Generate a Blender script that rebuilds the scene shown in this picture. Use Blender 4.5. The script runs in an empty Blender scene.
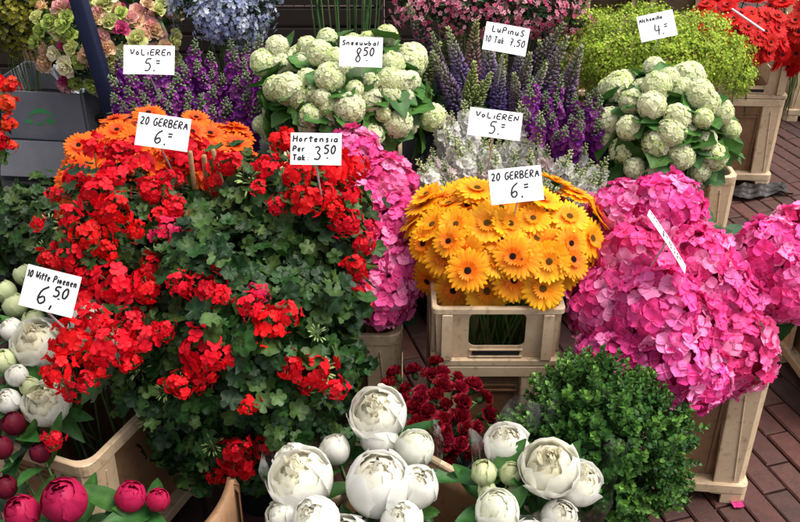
import bpy, math, random
import numpy as np
from mathutils import Vector, Matrix, Euler

R = random.Random(11)
PI = math.pi
rad = math.radians
scene = bpy.context.scene
COL = scene.collection

# ---------------------------------------------------------------- camera model
CH, F, PITCH = 1.7, 950.0, rad(30)
cP, sP = math.cos(PITCH), math.sin(PITCH)
CAM = Vector((0, 0, CH))
FWD = Vector((0, cP, -sP)); UPV = Vector((0, sP, cP)); RGT = Vector((1, 0, 0))

def ray(u, v):
    return FWD + RGT * ((u - 400) / F) - UPV * ((v - 261) / F)

def P(u, v, Z=None, y=None):
    d = ray(u, v)
    t = (Z - CH) / d.z if y is None else y / d.y
    return CAM + d * t

def depth(p):
    return (p - CAM).dot(FWD)

def pix(p):
    q = p - CAM; z = q.dot(FWD)
    return (400 + F * q.x / z, 261 - F * q.dot(UPV) / z)

class Ell:
    """the rounded volume that one bunch of flowers fills"""
    def __init__(s, u, v, Z, ru, rv, ry=None):
        s.c = P(u, v, Z); z = depth(s.c)
        s.rx = ru * z / F
        s.ry = ry if ry else min(s.rx, .2)
        vis = rv * z / F
        d = ray(u, v).normalized(); a = math.asin(-d.z)
        q = vis * vis - (s.ry * math.sin(a)) ** 2
        s.rz = max(.06, math.sqrt(max(q, 0)) / math.cos(a))
        s.z = z
    def hit(s, u, v, inset=0):
        d = ray(u, v); o = CAM - s.c
        r = Vector((s.rx - inset, s.ry - inset, s.rz - inset))
        D = Vector((d.x / r.x, d.y / r.y, d.z / r.z)); O = Vector((o.x / r.x, o.y / r.y, o.z / r.z))
        a = D.dot(D); b = O.dot(D); c = O.dot(O) - 1
        disc = b * b - a * c
        t = (-b - math.sqrt(disc)) / a if disc > 0 else -b / a
        p = CAM + d * t
        q = p - s.c
        n = Vector((q.x / r.x ** 2, q.y / r.y ** 2, q.z / r.z ** 2)).normalized()
        return p, n

# ---------------------------------------------------------------- mesh builder
class MB:
    def __init__(s):
        s.V = []; s.F = []; s.C = []; s.M = []; s.n = 0
    def add(s, V, F, col=(1, 1, 1), M=None, loc=None, mi=0):
        V = np.asarray(V, float)
        if M is not None: V = V @ np.array(M).T
        if loc is not None: V = V + np.array(loc)
        col = np.asarray(col, float)
        if col.ndim == 1: col = np.tile(col, (len(V), 1))
        s.V.append(V); s.C.append(col)
        n = s.n
        s.F.extend([tuple(i + n for i in f) for f in F])
        s.M.extend([mi] * len(F))
        s.n += len(V)
    def mesh(s, name, mats, smooth=True):
        me = bpy.data.meshes.new(name)
        V = np.concatenate(s.V)
        me.from_pydata(V.tolist(), [], s.F)
        C = np.concatenate(s.C)
        at = me.color_attributes.new('Col', 'FLOAT_COLOR', 'POINT')
        at.data.foreach_set('color', np.hstack([C, np.ones((len(C), 1))]).astype(np.float32).ravel())
        if not isinstance(mats, (list, tuple)): mats = [mats]
        for m in mats: me.materials.append(m)
        if len(mats) > 1: me.polygons.foreach_set('material_index', s.M)
        if smooth: me.polygons.foreach_set('use_smooth', [True] * len(s.F))
        me.update()
        return me

def npM(m): return np.array([[m[i][j] for j in range(3)] for i in range(3)])

def basis(axis, roll=0.0):
    """rotation whose local Z is the given axis"""
    z = Vector(axis).normalized()
    x = Vector((0, 0, 1)).cross(z)
    if x.length < 1e-4: x = Vector((1, 0, 0))
    x.normalize(); y = z.cross(x)
    m = Matrix((x, y, z)).transposed()
    return m @ Matrix.Rotation(roll, 3, 'Z')

def grid_faces(nu, nv):
    return [(i * (nv + 1) + j, i * (nv + 1) + j + 1, (i + 1) * (nv + 1) + j + 1, (i + 1) * (nv + 1) + j)
            for i in range(nu) for j in range(nv)]

def petal(L, W, nu=4, nv=3, cup=.3, curl=.3, a=1.0, tip=.35, ruf=0, ph=0, base=.25):
    """a petal lying along +X; wide end at the tip for tip near 1"""
    V = []
    for i in range(nu + 1):
        u = i / nu
        w = W * .5 * (base * (1 - u) + math.sin(PI * min(1, u ** a * .92 + .0)) ** .6 * (1 - base * (1 - u)))
        if i == nu: w = W * .5 * tip
        for j in range(nv + 1):
            s = 2 * j / nv - 1
            x = L * u * (1 - .08 * s * s * u)
            z = curl * L * u * u + cup * W * s * s * .5 + ruf * W * math.sin(3.1 * s + ph + 4 * u) * u
            V.append((x, w * s, z))
    return np.array(V), grid_faces(nu, nv)

def tube(pts, r0, r1=None, sides=6):
    pts = [Vector(p) for p in pts]; r1 = r0 if r1 is None else r1
    V = []; Fc = []
    n = len(pts)
    for i, p in enumerate(pts):
        t = (pts[min(i + 1, n - 1)] - pts[max(i - 1, 0)]).normalized()
        b = basis(t); r = r0 + (r1 - r0) * i / (n - 1)
        for k in range(sides):
            a = 2 * PI * k / sides
            V.append(tuple(p + b @ Vector((r * math.cos(a), r * math.sin(a), 0))))
    for i in range(n - 1):
        for k in range(sides):
            k2 = (k + 1) % sides
            Fc.append((i * sides + k, i * sides + k2, (i + 1) * sides + k2, (i + 1) * sides + k))
    Fc.append(tuple(range(sides))[::-1]); Fc.append(tuple((n - 1) * sides + k for k in range(sides)))
    return np.array(V), Fc

def sphere(r, nu=8, nv=6, sq=(1, 1, 1)):
    V = [(0, 0, -r * sq[2])]
    for i in range(1, nv):
        t = PI * i / nv
        for k in range(nu):
            a = 2 * PI * k / nu
            V.append((r * math.sin(t) * math.cos(a) * sq[0], r * math.sin(t) * math.sin(a) * sq[1], -r * math.cos(t) * sq[2]))
    V.append((0, 0, r * sq[2])); Fc = []
    for k in range(nu):
        k2 = (k + 1) % nu
        Fc.append((0, 1 + k2, 1 + k))
        for i in range(nv - 2):
            a = 1 + i * nu
            Fc.append((a + k, a + k2, a + nu + k2, a + nu + k))
        a = 1 + (nv - 2) * nu
        Fc.append((a + k, a + k2, len(V) - 1))
    return np.array(V), Fc

def fib(n, zmin=-1.0):
    out = []
    for i in range(n):
        z = 1 - (1 - zmin) * (i + .5) / n
        a = i * 2.39996
        r = math.sqrt(max(0, 1 - z * z))
        out.append(Vector((r * math.cos(a), r * math.sin(a), z)))
    return out

def jit(col, d=.1, r=R):
    k = 1 + r.uniform(-d, d)
    return tuple(max(0, c * k * (1 + r.uniform(-d, d) * .4)) for c in col)

# ---------------------------------------------------------------- materials
def new_mat(name):
    m = bpy.data.materials.new(name); m.use_nodes = True
    nt = m.node_tree; nt.nodes.clear()
    return m, nt, nt.nodes.new, nt.links.new

def plant_mat(name, rough=.5, trans=.25, vary=.15, hue=.01, spec=.35, sat=1.0, mott=.25, mscale=90, bump=.15, tint=(1, 1, 1)):
    m, nt, N, L = new_mat(name)
    out = N('ShaderNodeOutputMaterial')
    at = N('ShaderNodeAttribute'); at.attribute_name = 'Col'
    oi = N('ShaderNodeObjectInfo')
    hs = N('ShaderNodeHueSaturation'); hs.inputs['Saturation'].default_value = sat
    mr = N('ShaderNodeMapRange'); mr.inputs[3].default_value = 1 - vary; mr.inputs[4].default_value = 1 + vary * .6
    mh = N('ShaderNodeMapRange'); mh.inputs[3].default_value = .5 - hue; mh.inputs[4].default_value = .5 + hue
    mu = N('ShaderNodeMath'); mu.operation = 'MULTIPLY'; mu.inputs[1].default_value = 7.13
    fr = N('ShaderNodeMath'); fr.operation = 'FRACT'
    L(oi.outputs['Random'], mr.inputs[0]); L(oi.outputs['Random'], mu.inputs[0]); L(mu.outputs[0], fr.inputs[0]); L(fr.outputs[0], mh.inputs[0])
    tc = N('ShaderNodeTexCoord'); no = N('ShaderNodeTexNoise'); no.inputs['Scale'].default_value = mscale; no.inputs['Detail'].default_value = 3
    L(tc.outputs['Object'], no.inputs['Vector'])
    mn = N('ShaderNodeMapRange'); mn.inputs[1].default_value = .3; mn.inputs[2].default_value = .7
    mn.inputs[3].default_value = 1 - mott; mn.inputs[4].default_value = 1 + mott * .5
    L(no.outputs['Fac'], mn.inputs[0])
    mm = N('ShaderNodeMath'); mm.operation = 'MULTIPLY'
    L(mr.outputs[0], mm.inputs[0]); L(mn.outputs[0], mm.inputs[1])
    L(mm.outputs[0], hs.inputs['Value']); L(mh.outputs[0], hs.inputs['Hue'])
    L(at.outputs['Color'], hs.inputs['Color'])
    bs = N('ShaderNodeBsdfPrincipled'); bs.inputs['Roughness'].default_value = rough
    bs.inputs['Specular IOR Level'].default_value = spec
    L(hs.outputs['Color'], bs.inputs['Base Color'])
    if bump:
        b = N('ShaderNodeBump'); b.inputs['Strength'].default_value = bump; b.inputs['Distance'].default_value = .002
        L(no.outputs['Fac'], b.inputs['Height']); L(b.outputs[0], bs.inputs['Normal'])
    if trans:
        tr = N('ShaderNodeBsdfTranslucent'); L(hs.outputs['Color'], tr.inputs['Color'])
        mx = N('ShaderNodeMixShader'); mx.inputs[0].default_value = trans
        L(bs.outputs[0], mx.inputs[1]); L(tr.outputs[0], mx.inputs[2]); L(mx.outputs[0], out.inputs[0])
    else: L(bs.outputs[0], out.inputs[0])
    return m

def plastic_mat(name, col, col2=None, rough=.45, scale=14, amt=.5, bump=.1, spec=.4, dirt=None):
    m, nt, N, L = new_mat(name)
    out = N('ShaderNodeOutputMaterial'); bs = N('ShaderNodeBsdfPrincipled')
    tc = N('ShaderNodeTexCoord'); no = N('ShaderNodeTexNoise'); no.inputs['Scale'].default_value = scale; no.inputs['Detail'].default_value = 6
    no.inputs['Roughness'].default_value = .65
    L(tc.outputs['Object'], no.inputs['Vector'])
    rp = N('ShaderNodeValToRGB')
    rp.color_ramp.elements[0].position = .35; rp.color_ramp.elements[1].position = .72
    c2 = col2 or tuple(c * (1 - amt * .5) for c in col)
    rp.color_ramp.elements[0].color = (*col, 1); rp.color_ramp.elements[1].color = (*c2, 1)
    L(no.outputs['Fac'], rp.inputs[0])
    bs.inputs['Roughness'].default_value = rough; bs.inputs['Specular IOR Level'].default_value = spec
    if dirt:
        n2 = N('ShaderNodeTexNoise'); n2.inputs['Scale'].default_value = 55; n2.inputs['Detail'].default_value = 8
        L(tc.outputs['Object'], n2.inputs['Vector'])
        r2 = N('ShaderNodeValToRGB'); r2.color_ramp.elements[0].position = .55; r2.color_ramp.elements[1].position = .75
        L(n2.outputs['Fac'], r2.inputs[0])
        mx = N('ShaderNodeMix'); mx.data_type = 'RGBA'
        sc = N('ShaderNodeMath'); sc.operation = 'MULTIPLY'; sc.inputs[1].default_value = .6
        L(r2.outputs[0], sc.inputs[0]); L(sc.outputs[0], mx.inputs[0])
        L(rp.outputs[0], mx.inputs[6]); mx.inputs[7].default_value = (*dirt, 1)
        L(mx.outputs[2], bs.inputs['Base Color'])
    else: L(rp.outputs[0], bs.inputs['Base Color'])
    b = N('ShaderNodeBump'); b.inputs['Strength'].default_value = bump; b.inputs['Distance'].default_value = .003
    L(no.outputs['Fac'], b.inputs['Height']); L(b.outputs[0], bs.inputs['Normal'])
    L(bs.outputs[0], out.inputs[0])
    return m

M_PETAL = plant_mat('petal', rough=.55, trans=.3, vary=.14, hue=.002, spec=.2, mott=.12, mscale=60, bump=.12)
M_HYD = plant_mat('hydrangea_petal', rough=.6, trans=.28, vary=.10, hue=.008, spec=.15, mott=.18, mscale=55, bump=.15)
M_WHITE = plant_mat('white_petal', rough=.5, trans=.48, vary=.05, hue=.003, spec=.25, mott=.06, mscale=40, bump=.1)
M_LEAF = plant_mat('leaf', rough=.5, trans=.15, vary=.25, hue=.012, spec=.25, mott=.3, mscale=70, bump=.25)
M_STEM = plant_mat('stem', rough=.5, trans=0, vary=.2, hue=.01, mott=.25, mscale=50)
M_EYE = plant_mat('eye', rough=.8, trans=0, vary=.1, spec=.1, mott=.5, mscale=600, bump=.6)
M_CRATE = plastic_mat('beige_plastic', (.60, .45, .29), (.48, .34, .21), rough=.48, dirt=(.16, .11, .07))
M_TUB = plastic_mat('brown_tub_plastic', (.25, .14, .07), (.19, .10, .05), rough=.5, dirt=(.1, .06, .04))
M_BLACK = plastic_mat('black_plastic', (.012, .012, .014), (.02, .02, .022), rough=.4, spec=.3)
M_CARD = plastic_mat('white_card', (.84, .83, .85), (.8, .79, .82), rough=.6, bump=.02, spec=.2)
M_INK = plastic_mat('black_ink', (.012, .012, .016), rough=.6, bump=0)
M_GREY = plastic_mat('grey_board', (.20, .20, .225), (.14, .145, .17), rough=.75, scale=9)
M_BROWNBOARD = plastic_mat('brown_board', (.33, .2, .1), (.25, .15, .08), rough=.85, scale=20)
M_GREENINK = plastic_mat('green_ink', (.03, .3, .07), (.1, .32, .15), rough=.7, scale=60)
M_NAVY = plastic_mat('navy_paint', (.002, .004, .020), (.004, .006, .026), rough=.6, scale=30, spec=.2)
M_CANE = plastic_mat('cane', (.30, .17, .07), (.2, .11, .05), rough=.7, scale=60)
M_CLEARPICK = plastic_mat('frosted_plastic', (.55, .57, .58), rough=.25)

def film_mat():
    m, nt, N, L = new_mat('cellophane')
    out = N('ShaderNodeOutputMaterial'); tr = N('ShaderNodeBsdfTransparent'); gl = N('ShaderNodeBsdfGlossy')
    tr.inputs[0].default_value = (.93, .94, .95, 1)
    gl.inputs['Roughness'].default_value = .16; gl.inputs[0].default_value = (.9, .93, 1, 1)
    lw = N('ShaderNodeLayerWeight'); lw.inputs[0].default_value = .35
    tc = N('ShaderNodeTexCoord'); no = N('ShaderNodeTexNoise'); no.inputs['Scale'].default_value = 18; no.inputs['Detail'].default_value = 4
    L(tc.outputs['Object'], no.inputs['Vector'])
    b = N('ShaderNodeBump'); b.inputs['Strength'].default_value = .7; b.inputs['Distance'].default_value = .01
    L(no.outputs['Fac'], b.inputs['Height']); L(b.outputs[0], gl.inputs['Normal']); L(b.outputs[0], lw.inputs['Normal'])
    mr = N('ShaderNodeMapRange'); mr.inputs[3].default_value = .05; mr.inputs[4].default_value = .5
    L(lw.outputs['Fresnel'], mr.inputs[0])
    mx = N('ShaderNodeMixShader'); L(mr.outputs[0], mx.inputs[0]); L(tr.outputs[0], mx.inputs[1]); L(gl.outputs[0], mx.inputs[2])
    L(mx.outputs[0], out.inputs[0])
    return m
M_FILM = film_mat()

# ---------------------------------------------------------------- objects
def obj(name, me, parent=None, loc=(0, 0, 0), rot=None, scale=None):
    o = bpy.data.objects.new(name, me); COL.objects.link(o)
    o.parent = parent
    if rot is not None: o.rotation_euler = rot.to_euler() if isinstance(rot, Matrix) else rot
    o.location = loc
    if scale is not None: o.scale = (scale,) * 3 if isinstance(scale, (int, float)) else scale
    return o

def thing(name, label, cat, loc=(0, 0, 0), rotz=0, group=None):
    o = bpy.data.objects.new(name, None); COL.objects.link(o)
    o.empty_display_size = .02
    o.location = loc; o.rotation_euler = (0, 0, rotz)
    o['label'] = label; o['category'] = cat
    if group: o['group'] = group
    return o

def tag(o, label=None, cat=None, group=None, kind=None):
    if label: o['label'] = label
    if cat: o['category'] = cat
    if group: o['group'] = group
    if kind: o['kind'] = kind
    return o

ORD = ['first', 'second', 'third', 'fourth', 'fifth', 'sixth', 'seventh', 'eighth', 'ninth', 'tenth', 'eleventh', 'twelfth',
       'thirteenth', 'fourteenth', 'fifteenth', 'sixteenth', 'seventeenth', 'eighteenth', 'nineteenth', 'twentieth']

def label_rows(items, fmt, rows):
    """items: (thing, head position). Rows counted from the top of the bunch, then from the left"""
    q = sorted(items, key=lambda t: pix(t[1])[1])
    n = len(q); k = 0
    for r in range(rows):
        m = n // rows + (1 if r < n % rows else 0)
        row = sorted(q[k:k + m], key=lambda t: pix(t[1])[0]); k += m
        rn = 'top row' if r == 0 else ('bottom row' if r == rows - 1 else ORD[r] + ' row down')
        for i, (o, p) in enumerate(row):
            on = 'leftmost' if i == 0 else ('rightmost' if i == len(row) - 1 else ORD[i] + ' from left')
            o['label'] = fmt % (on + ', ' + rn)

def stem_mesh(a, b, axis, r=.0025, col=(.06, .14, .03), sides=5):
    """a = foot (local 0), b = head"""
    a, b = Vector(a), Vector(b); L = (b - a).length
    c1 = a + (b - a) * .35 + Vector((0, 0, L * .12)); c2 = b - Vector(axis).normalized() * L * .35
    pts = []
    for i in range(7):
        t = i / 6
        pts.append(a * (1 - t) ** 3 + c1 * 3 * t * (1 - t) ** 2 + c2 * 3 * t * t * (1 - t) + b * t ** 3)
    mb = MB(); V, Fc = tube(pts, r, r * .8, sides); mb.add(V, Fc, col)
    return mb.mesh('stem', M_STEM), pts

# ---- leaves
def leaf_blade(L, W, n=5, fold=.25, curl=-.25, serr=0, col=(.03, .08, .02)):
    V = []; C = []
    for i in range(n + 1):
        u = i / n
        w = W * .5 * math.sin(PI * (u ** .8) * .985 + .02) ** .8 + .0006
        w *= 1 + (serr if i % 2 else -serr)
        for s in (-1, -.5, 0, .5, 1):
            V.append((L * u, w * s, fold * abs(w * s) + curl * L * u * u))
            C.append(tuple(c * (1.25 if s == 0 else 1) for c in col))
    return np.array(V), grid_faces(n, 4), np.array(C)

def blade_mesh(name, L, W, col, **k):
    mb = MB(); V, Fc, C = leaf_blade(L, W, col=col, **k); mb.add(V, Fc, C)
    return mb.mesh(name, M_LEAF)

VIB_LEAF = [blade_mesh('viburnum_leaf', .07, .055, c, n=9, serr=.1, fold=.3, curl=cu) for c, cu in
            (((.045, .13, .02), -.2), ((.06, .16, .03), .1), ((.035, .10, .018), -.5))]
HYD_LEAF = [blade_mesh('hydrangea_leaf', .12, .075, c, n=12, serr=.05, fold=.25, curl=cu) for c, cu in
            (((.02, .075, .02), -.3), ((.028, .09, .02), .05))]
PEO_LEAF = [blade_mesh('peony_leaf', .11, .045, c, n=8, fold=.35, curl=cu) for c, cu in
            (((.03, .10, .02), -.2), ((.045, .13, .025), .2), ((.02, .075, .015), -.5))]
STOCK_LEAF = [blade_mesh('stock_leaf', .08, .014, c, n=5, fold=.3, curl=cu) for c, cu in
              (((.08, .14, .07), -.5), ((.06, .12, .05), -.2))]

# ---- gerbera
def gerbera_mesh(R0, inner, outer, eye, seed, n=26, droop=.12):
    r = random.Random(seed); mb = MB()
    for ring in range(3):
        m = (n, n - 2, 20)[ring]
        L = R0 * (1, .93, .42)[ring]
        for k in range(m):
            a = 2 * PI * (k + .5 * ring) / m + r.uniform(-.05, .05)
            l = L * r.uniform(.93, 1.04)
            V, Fc = petal(l, R0 * (.27, .25, .11)[ring], 5, 2, cup=-.25, curl=(-droop, .02, .35)[ring] + r.uniform(-.07, .07), a=1.25, tip=.5, base=.35)
            x = V[:, 0:1] / R0
            t = np.clip((x - .15) / .75, 0, 1) ** 1.1
            C = np.array(inner) * (1 - t) + np.array(outer) * t
            C = C * r.uniform(.88, 1.08)
            M = npM(Matrix.Rotation(a, 3, 'Z'))
            mb.add(V + np.array([R0 * .05, 0, 0]), Fc, C, M, (0, 0, (.0, .0035, .006)[ring]))
    V, Fc = sphere(R0 * .3, 10, 6, (1, 1, .35)); mb.add(V, Fc, (.03, .10, .02), loc=(0, 0, -.006))
    petals = mb.mesh('gerbera_petals', M_PETAL)
    mb = MB(); V, Fc = sphere(R0 * .16, 16, 8, (1, 1, .45)); mb.add(V, Fc, eye, loc=(0, 0, .005))
    for d in fib(60, .1):
        V, Fc = sphere(R0 * .022, 5, 4); mb.add(V, Fc, jit(tuple(e * 2.2 + .004 for e in eye), .5, r), loc=(d.x * R0 * .16, d.y * R0 * .16, .005 + d.z * R0 * .09))
    return petals, mb.mesh('gerbera_eye', M_EYE)

# ---- viburnum ball
def viburnum_mesh(seed, cool):
    r = random.Random(seed); mb = MB(); R0 = .043
    V, Fc = sphere(R0 * .90, 14, 10); mb.add(V, Fc, (.74, .80, .46))
    for d in fib(165):
        d = (d + Vector((r.uniform(-1, 1), r.uniform(-1, 1), r.uniform(-1, 1))) * .12).normalized()
        rr = R0 * r.uniform(.94, 1.05)
        B = basis(d + Vector((r.uniform(-1, 1), r.uniform(-1, 1), r.uniform(-1, 1))) * .25, r.uniform(0, 6))
        g = r.random() ** 1.5 * cool
        c0 = np.array((.92, .92, .70)) * (1 - g) + np.array((.72, .84, .34)) * g
        for k in range(5):
            V, Fc = petal(.0086, .0094, 2, 2, cup=.3, curl=-.08 + r.uniform(-.12, .22), tip=.6, base=.4)
            M = npM(B @ Matrix.Rotation(2 * PI * k / 5, 3, 'Z'))
            mb.add(V, Fc, c0 * r.uniform(.93, 1.04), M, d * rr)
        V, Fc = sphere(.0013, 4, 3); mb.add(V, Fc, (.5, .6, .25), loc=d * (rr + .001))
    return mb.mesh('viburnum_head', M_WHITE)

# ---- hydrangea
def hydrangea_mesh(seed, n=130, R0=.09, cols=((.85, .07, .33), (.78, .045, .26), (.88, .15, .44), (.90, .27, .53))):
    r = random.Random(seed); mb = MB()
    V, Fc = sphere(R0 * .72, 12, 8); mb.add(V, Fc, (.35, .02, .12))
    for d in fib(n, -.75):
        d = (d + Vector((r.uniform(-1, 1), r.uniform(-1, 1), r.uniform(-1, 1))) * .10).normalized()
        rr = R0 * r.uniform(.80, 1.05)
        B = basis(d + Vector((r.uniform(-1, 1), r.uniform(-1, 1), r.uniform(-1, 1))) * .42, r.uniform(0, 6))
        base = np.array(r.choice(cols)) * r.uniform(.85, 1.1)
        s = r.uniform(.85, 1.2)
        for k in range(4):
            V, Fc = petal(.0205 * s, .0245 * s, 4, 4, cup=.22 + r.uniform(-.2, .2), curl=r.uniform(-.35, .4), a=1.3, tip=.4, base=.2, ruf=.10, ph=r.uniform(0, 6))
            t = (V[:, 0:1] / .022)
            C = base * (1.0 + .12 * (1 - t)) + np.array((.03, .03, .03)) * (1 - np.clip(t, 0, 1))
            mb.add(V, Fc, C, npM(B @ Matrix.Rotation(PI / 2 * k + r.uniform(-.15, .15), 3, 'Z')), d * rr)
        V, Fc = sphere(.002, 5, 4); mb.add(V, Fc, (.75, .2, .4), loc=d * (rr + .001))
    return mb.mesh('hydrangea_head', M_HYD)

# ---- stock spike (origin at the foot of the flowering part, axis Z)
def stock_mesh(seed, H, cols, bud=(.17, .22, .11), nf=30, bs=.72, k=1.0):
    r = random.Random(seed); mb = MB()
    for i in range(nf):
        t = i / nf
        z = H * (bs + .14) * t; a = i * 2.39996
        rad_ = .021 * (1 - .4 * t)
        d = Vector((math.cos(a), math.sin(a), .35)).normalized()
        B = basis(d, r.uniform(0, 6)); c = np.array(r.choice(cols)) * r.uniform(.75, 1.15)
        for lay in range(2):
            for kk in range(4):
                s = k * (.019, .013)[lay] * (1 - .4 * t) * r.uniform(.85, 1.15)
                V, Fc = petal(s, s * 1.15, 3, 3, cup=.3, curl=(.0, .55)[lay] + r.uniform(-.3, .3), tip=.7, base=.3, ruf=.12, ph=r.uniform(0, 6))
                mb.add(V, Fc, c * (1.0, 1.06)[lay], npM(B @ Matrix.Rotation(PI / 2 * kk + lay * .7 + r.uniform(-.2, .2), 3, 'Z')), Vector((d.x * rad_, d.y * rad_, z)))
    blos = mb.mesh('stock_blossoms', M_WHITE if cols[0][1] > .6 else M_PETAL)
    mb = MB()
    for i in range(28):
        t = i / 28; z = H * (bs + (1.06 - bs) * t); a = i * 2.39996
        rr = .013 * (1 - t) ** .7 + .002
        V, Fc = sphere(.0042 * (1.15 - .5 * t), 6, 5, (.8, .8, 1.3))
        B = basis(Vector((math.cos(a), math.sin(a), .8)), 0)
        mb.add(V, Fc, jit(tuple(b * (1 + .6 * (1 - t)) for b in bud), .25, r), npM(B), (rr * math.cos(a), rr * math.sin(a), z))
    V, Fc = tube([(0, 0, -.02), (0, 0, H * .95)], .004, .002, 5); mb.add(V, Fc, (.1, .17, .06))
    buds = mb.mesh('stock_buds', M_LEAF)
    return blos, buds

# ---- lupin spike
def lupin_mesh(seed, H, low, mid, top):
    r = random.Random(seed); mb = MB(); nw = 20
    for w in range(nw):
        t = w / (nw - 1); z = H * t ** 1.05
        rr = .021 * (1 - t) ** .7 + .003
        n = 9 if t < .8 else 6
        bend = .9 * (z ** 2) * (seed % 3 - .8)
        for k in range(n):
            if r.random() < .14: continue
            a = 2 * PI * (k + .5 * (w % 2)) / n + r.uniform(-.25, .25)
            c = (np.array(low) * (1 - t / .5) + np.array(mid) * (t / .5)) if t < .5 else (np.array(mid) * (1 - (t - .5) / .5) + np.array(top) * ((t - .5) / .5))
            d = Vector((math.cos(a), math.sin(a), .35 + 1.1 * t)).normalized()
            s = .0078 * (1 - .5 * t)
            V, Fc = sphere(s, 6, 5, (.75, .6, 1.35)); V[:, 0] += .25 * s * (V[:, 2] / s) ** 2
            mb.add(V, Fc, c * r.uniform(.75, 1.2), npM(basis(d, r.uniform(-.3, .3))), (rr * math.cos(a) + bend, rr * math.sin(a), z + r.uniform(-.002, .002)))
    V, Fc = tube([(0, 0, -.03), (.9 * (H * .5) ** 2 * (seed % 3 - .8), 0, H * .5), (.9 * H * H * (seed % 3 - .8), 0, H)], .004, .002, 5); mb.add(V, Fc, (.12, .18, .06))
    return mb.mesh('lupin_blossoms', M_PETAL)

def palm_leaf_mesh():
    mb = MB()
    for k in range(9):
        V, Fc, C = leaf_blade(.055, .013, n=4, fold=.4, curl=-.2, col=(.035, .10, .03))
        mb.add(V, Fc, C, npM(Matrix.Rotation(2 * PI * k / 9, 3, 'Z') @ Matrix.Rotation(-.35, 3, 'Y')))
    V, Fc = tube([(0, 0, 0), (0, 0, -.05)], .0015, None, 4); mb.add(V, Fc, (.05, .1, .03))
    return mb.mesh('lupin_leaf', M_LEAF)

# ---- sprays of tiny flowers
def spray_mesh(seed, Rr, n, fs, cols, nbr=7, leafcol=None, npet=5, flat=.6, stemcol=(.12, .22, .04), nleaf=0, cent=None):
    r = random.Random(seed); mb = MB(); ms = MB()
    ends = []
    for b in range(nbr):
        a = 2 * PI * b / nbr + r.uniform(-.3, .3); q = r.uniform(.25, .95)
        e = Vector((math.cos(a) * Rr * q, math.sin(a) * Rr * q, Rr * flat * (1 - q * q) + r.uniform(-.1, .2) * Rr))
        ends.append(e)
        V, Fc = tube([(0, 0, -Rr * 1.6), e * .4 + Vector((0, 0, -Rr * .5)), e], .0012, .0006, 4); ms.add(V, Fc, stemcol)
    for i in range(n):
        e = r.choice(ends)
        g = Vector((r.gauss(0, 1), r.gauss(0, 1), r.gauss(0, .6))) * Rr * .26
        p = e + g
        B = basis(Vector((p.x * .8, p.y * .8, Rr * .6)) + Vector((r.uniform(-1, 1), r.uniform(-1, 1), 0)) * Rr * .4, r.uniform(0, 6))
        c = np.array(r.choice(cols)) * r.uniform(.75, 1.15)
        for k in range(npet):
            V, Fc = petal(fs * .5, fs * .36, 2, 1, cup=0, curl=.2, tip=.45, base=.4)
            mb.add(V, Fc, c, npM(B @ Matrix.Rotation(2 * PI * k / npet, 3, 'Z')), p)
        if cent:
            V, Fc = sphere(fs * .1, 5, 4); mb.add(V, Fc, cent, loc=p + B @ Vector((0, 0, fs * .03)))
        if i % 4 == 0:
            V, Fc = tube([p, e - Vector((0, 0, Rr * .4))], .0005, .0007, 3); ms.add(V, Fc, stemcol)
    for i in range(nleaf):
        e = r.choice(ends)
        V, Fc, C = leaf_blade(.03, .006, n=3, col=leafcol)
        d = Vector((r.uniform(-1, 1), r.uniform(-1, 1), r.uniform(.1, 1))).normalized()
        ms.add(V, Fc, C, npM(basis(d, r.uniform(0, 6)) @ Matrix.Rotation(-PI / 2, 3, 'Y')), e * r.uniform(.2, 1) + Vector((0, 0, -Rr * r.uniform(0, .6))))
    return mb.mesh('spray_florets', M_PETAL), ms.mesh('spray_twigs', M_STEM)

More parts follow.
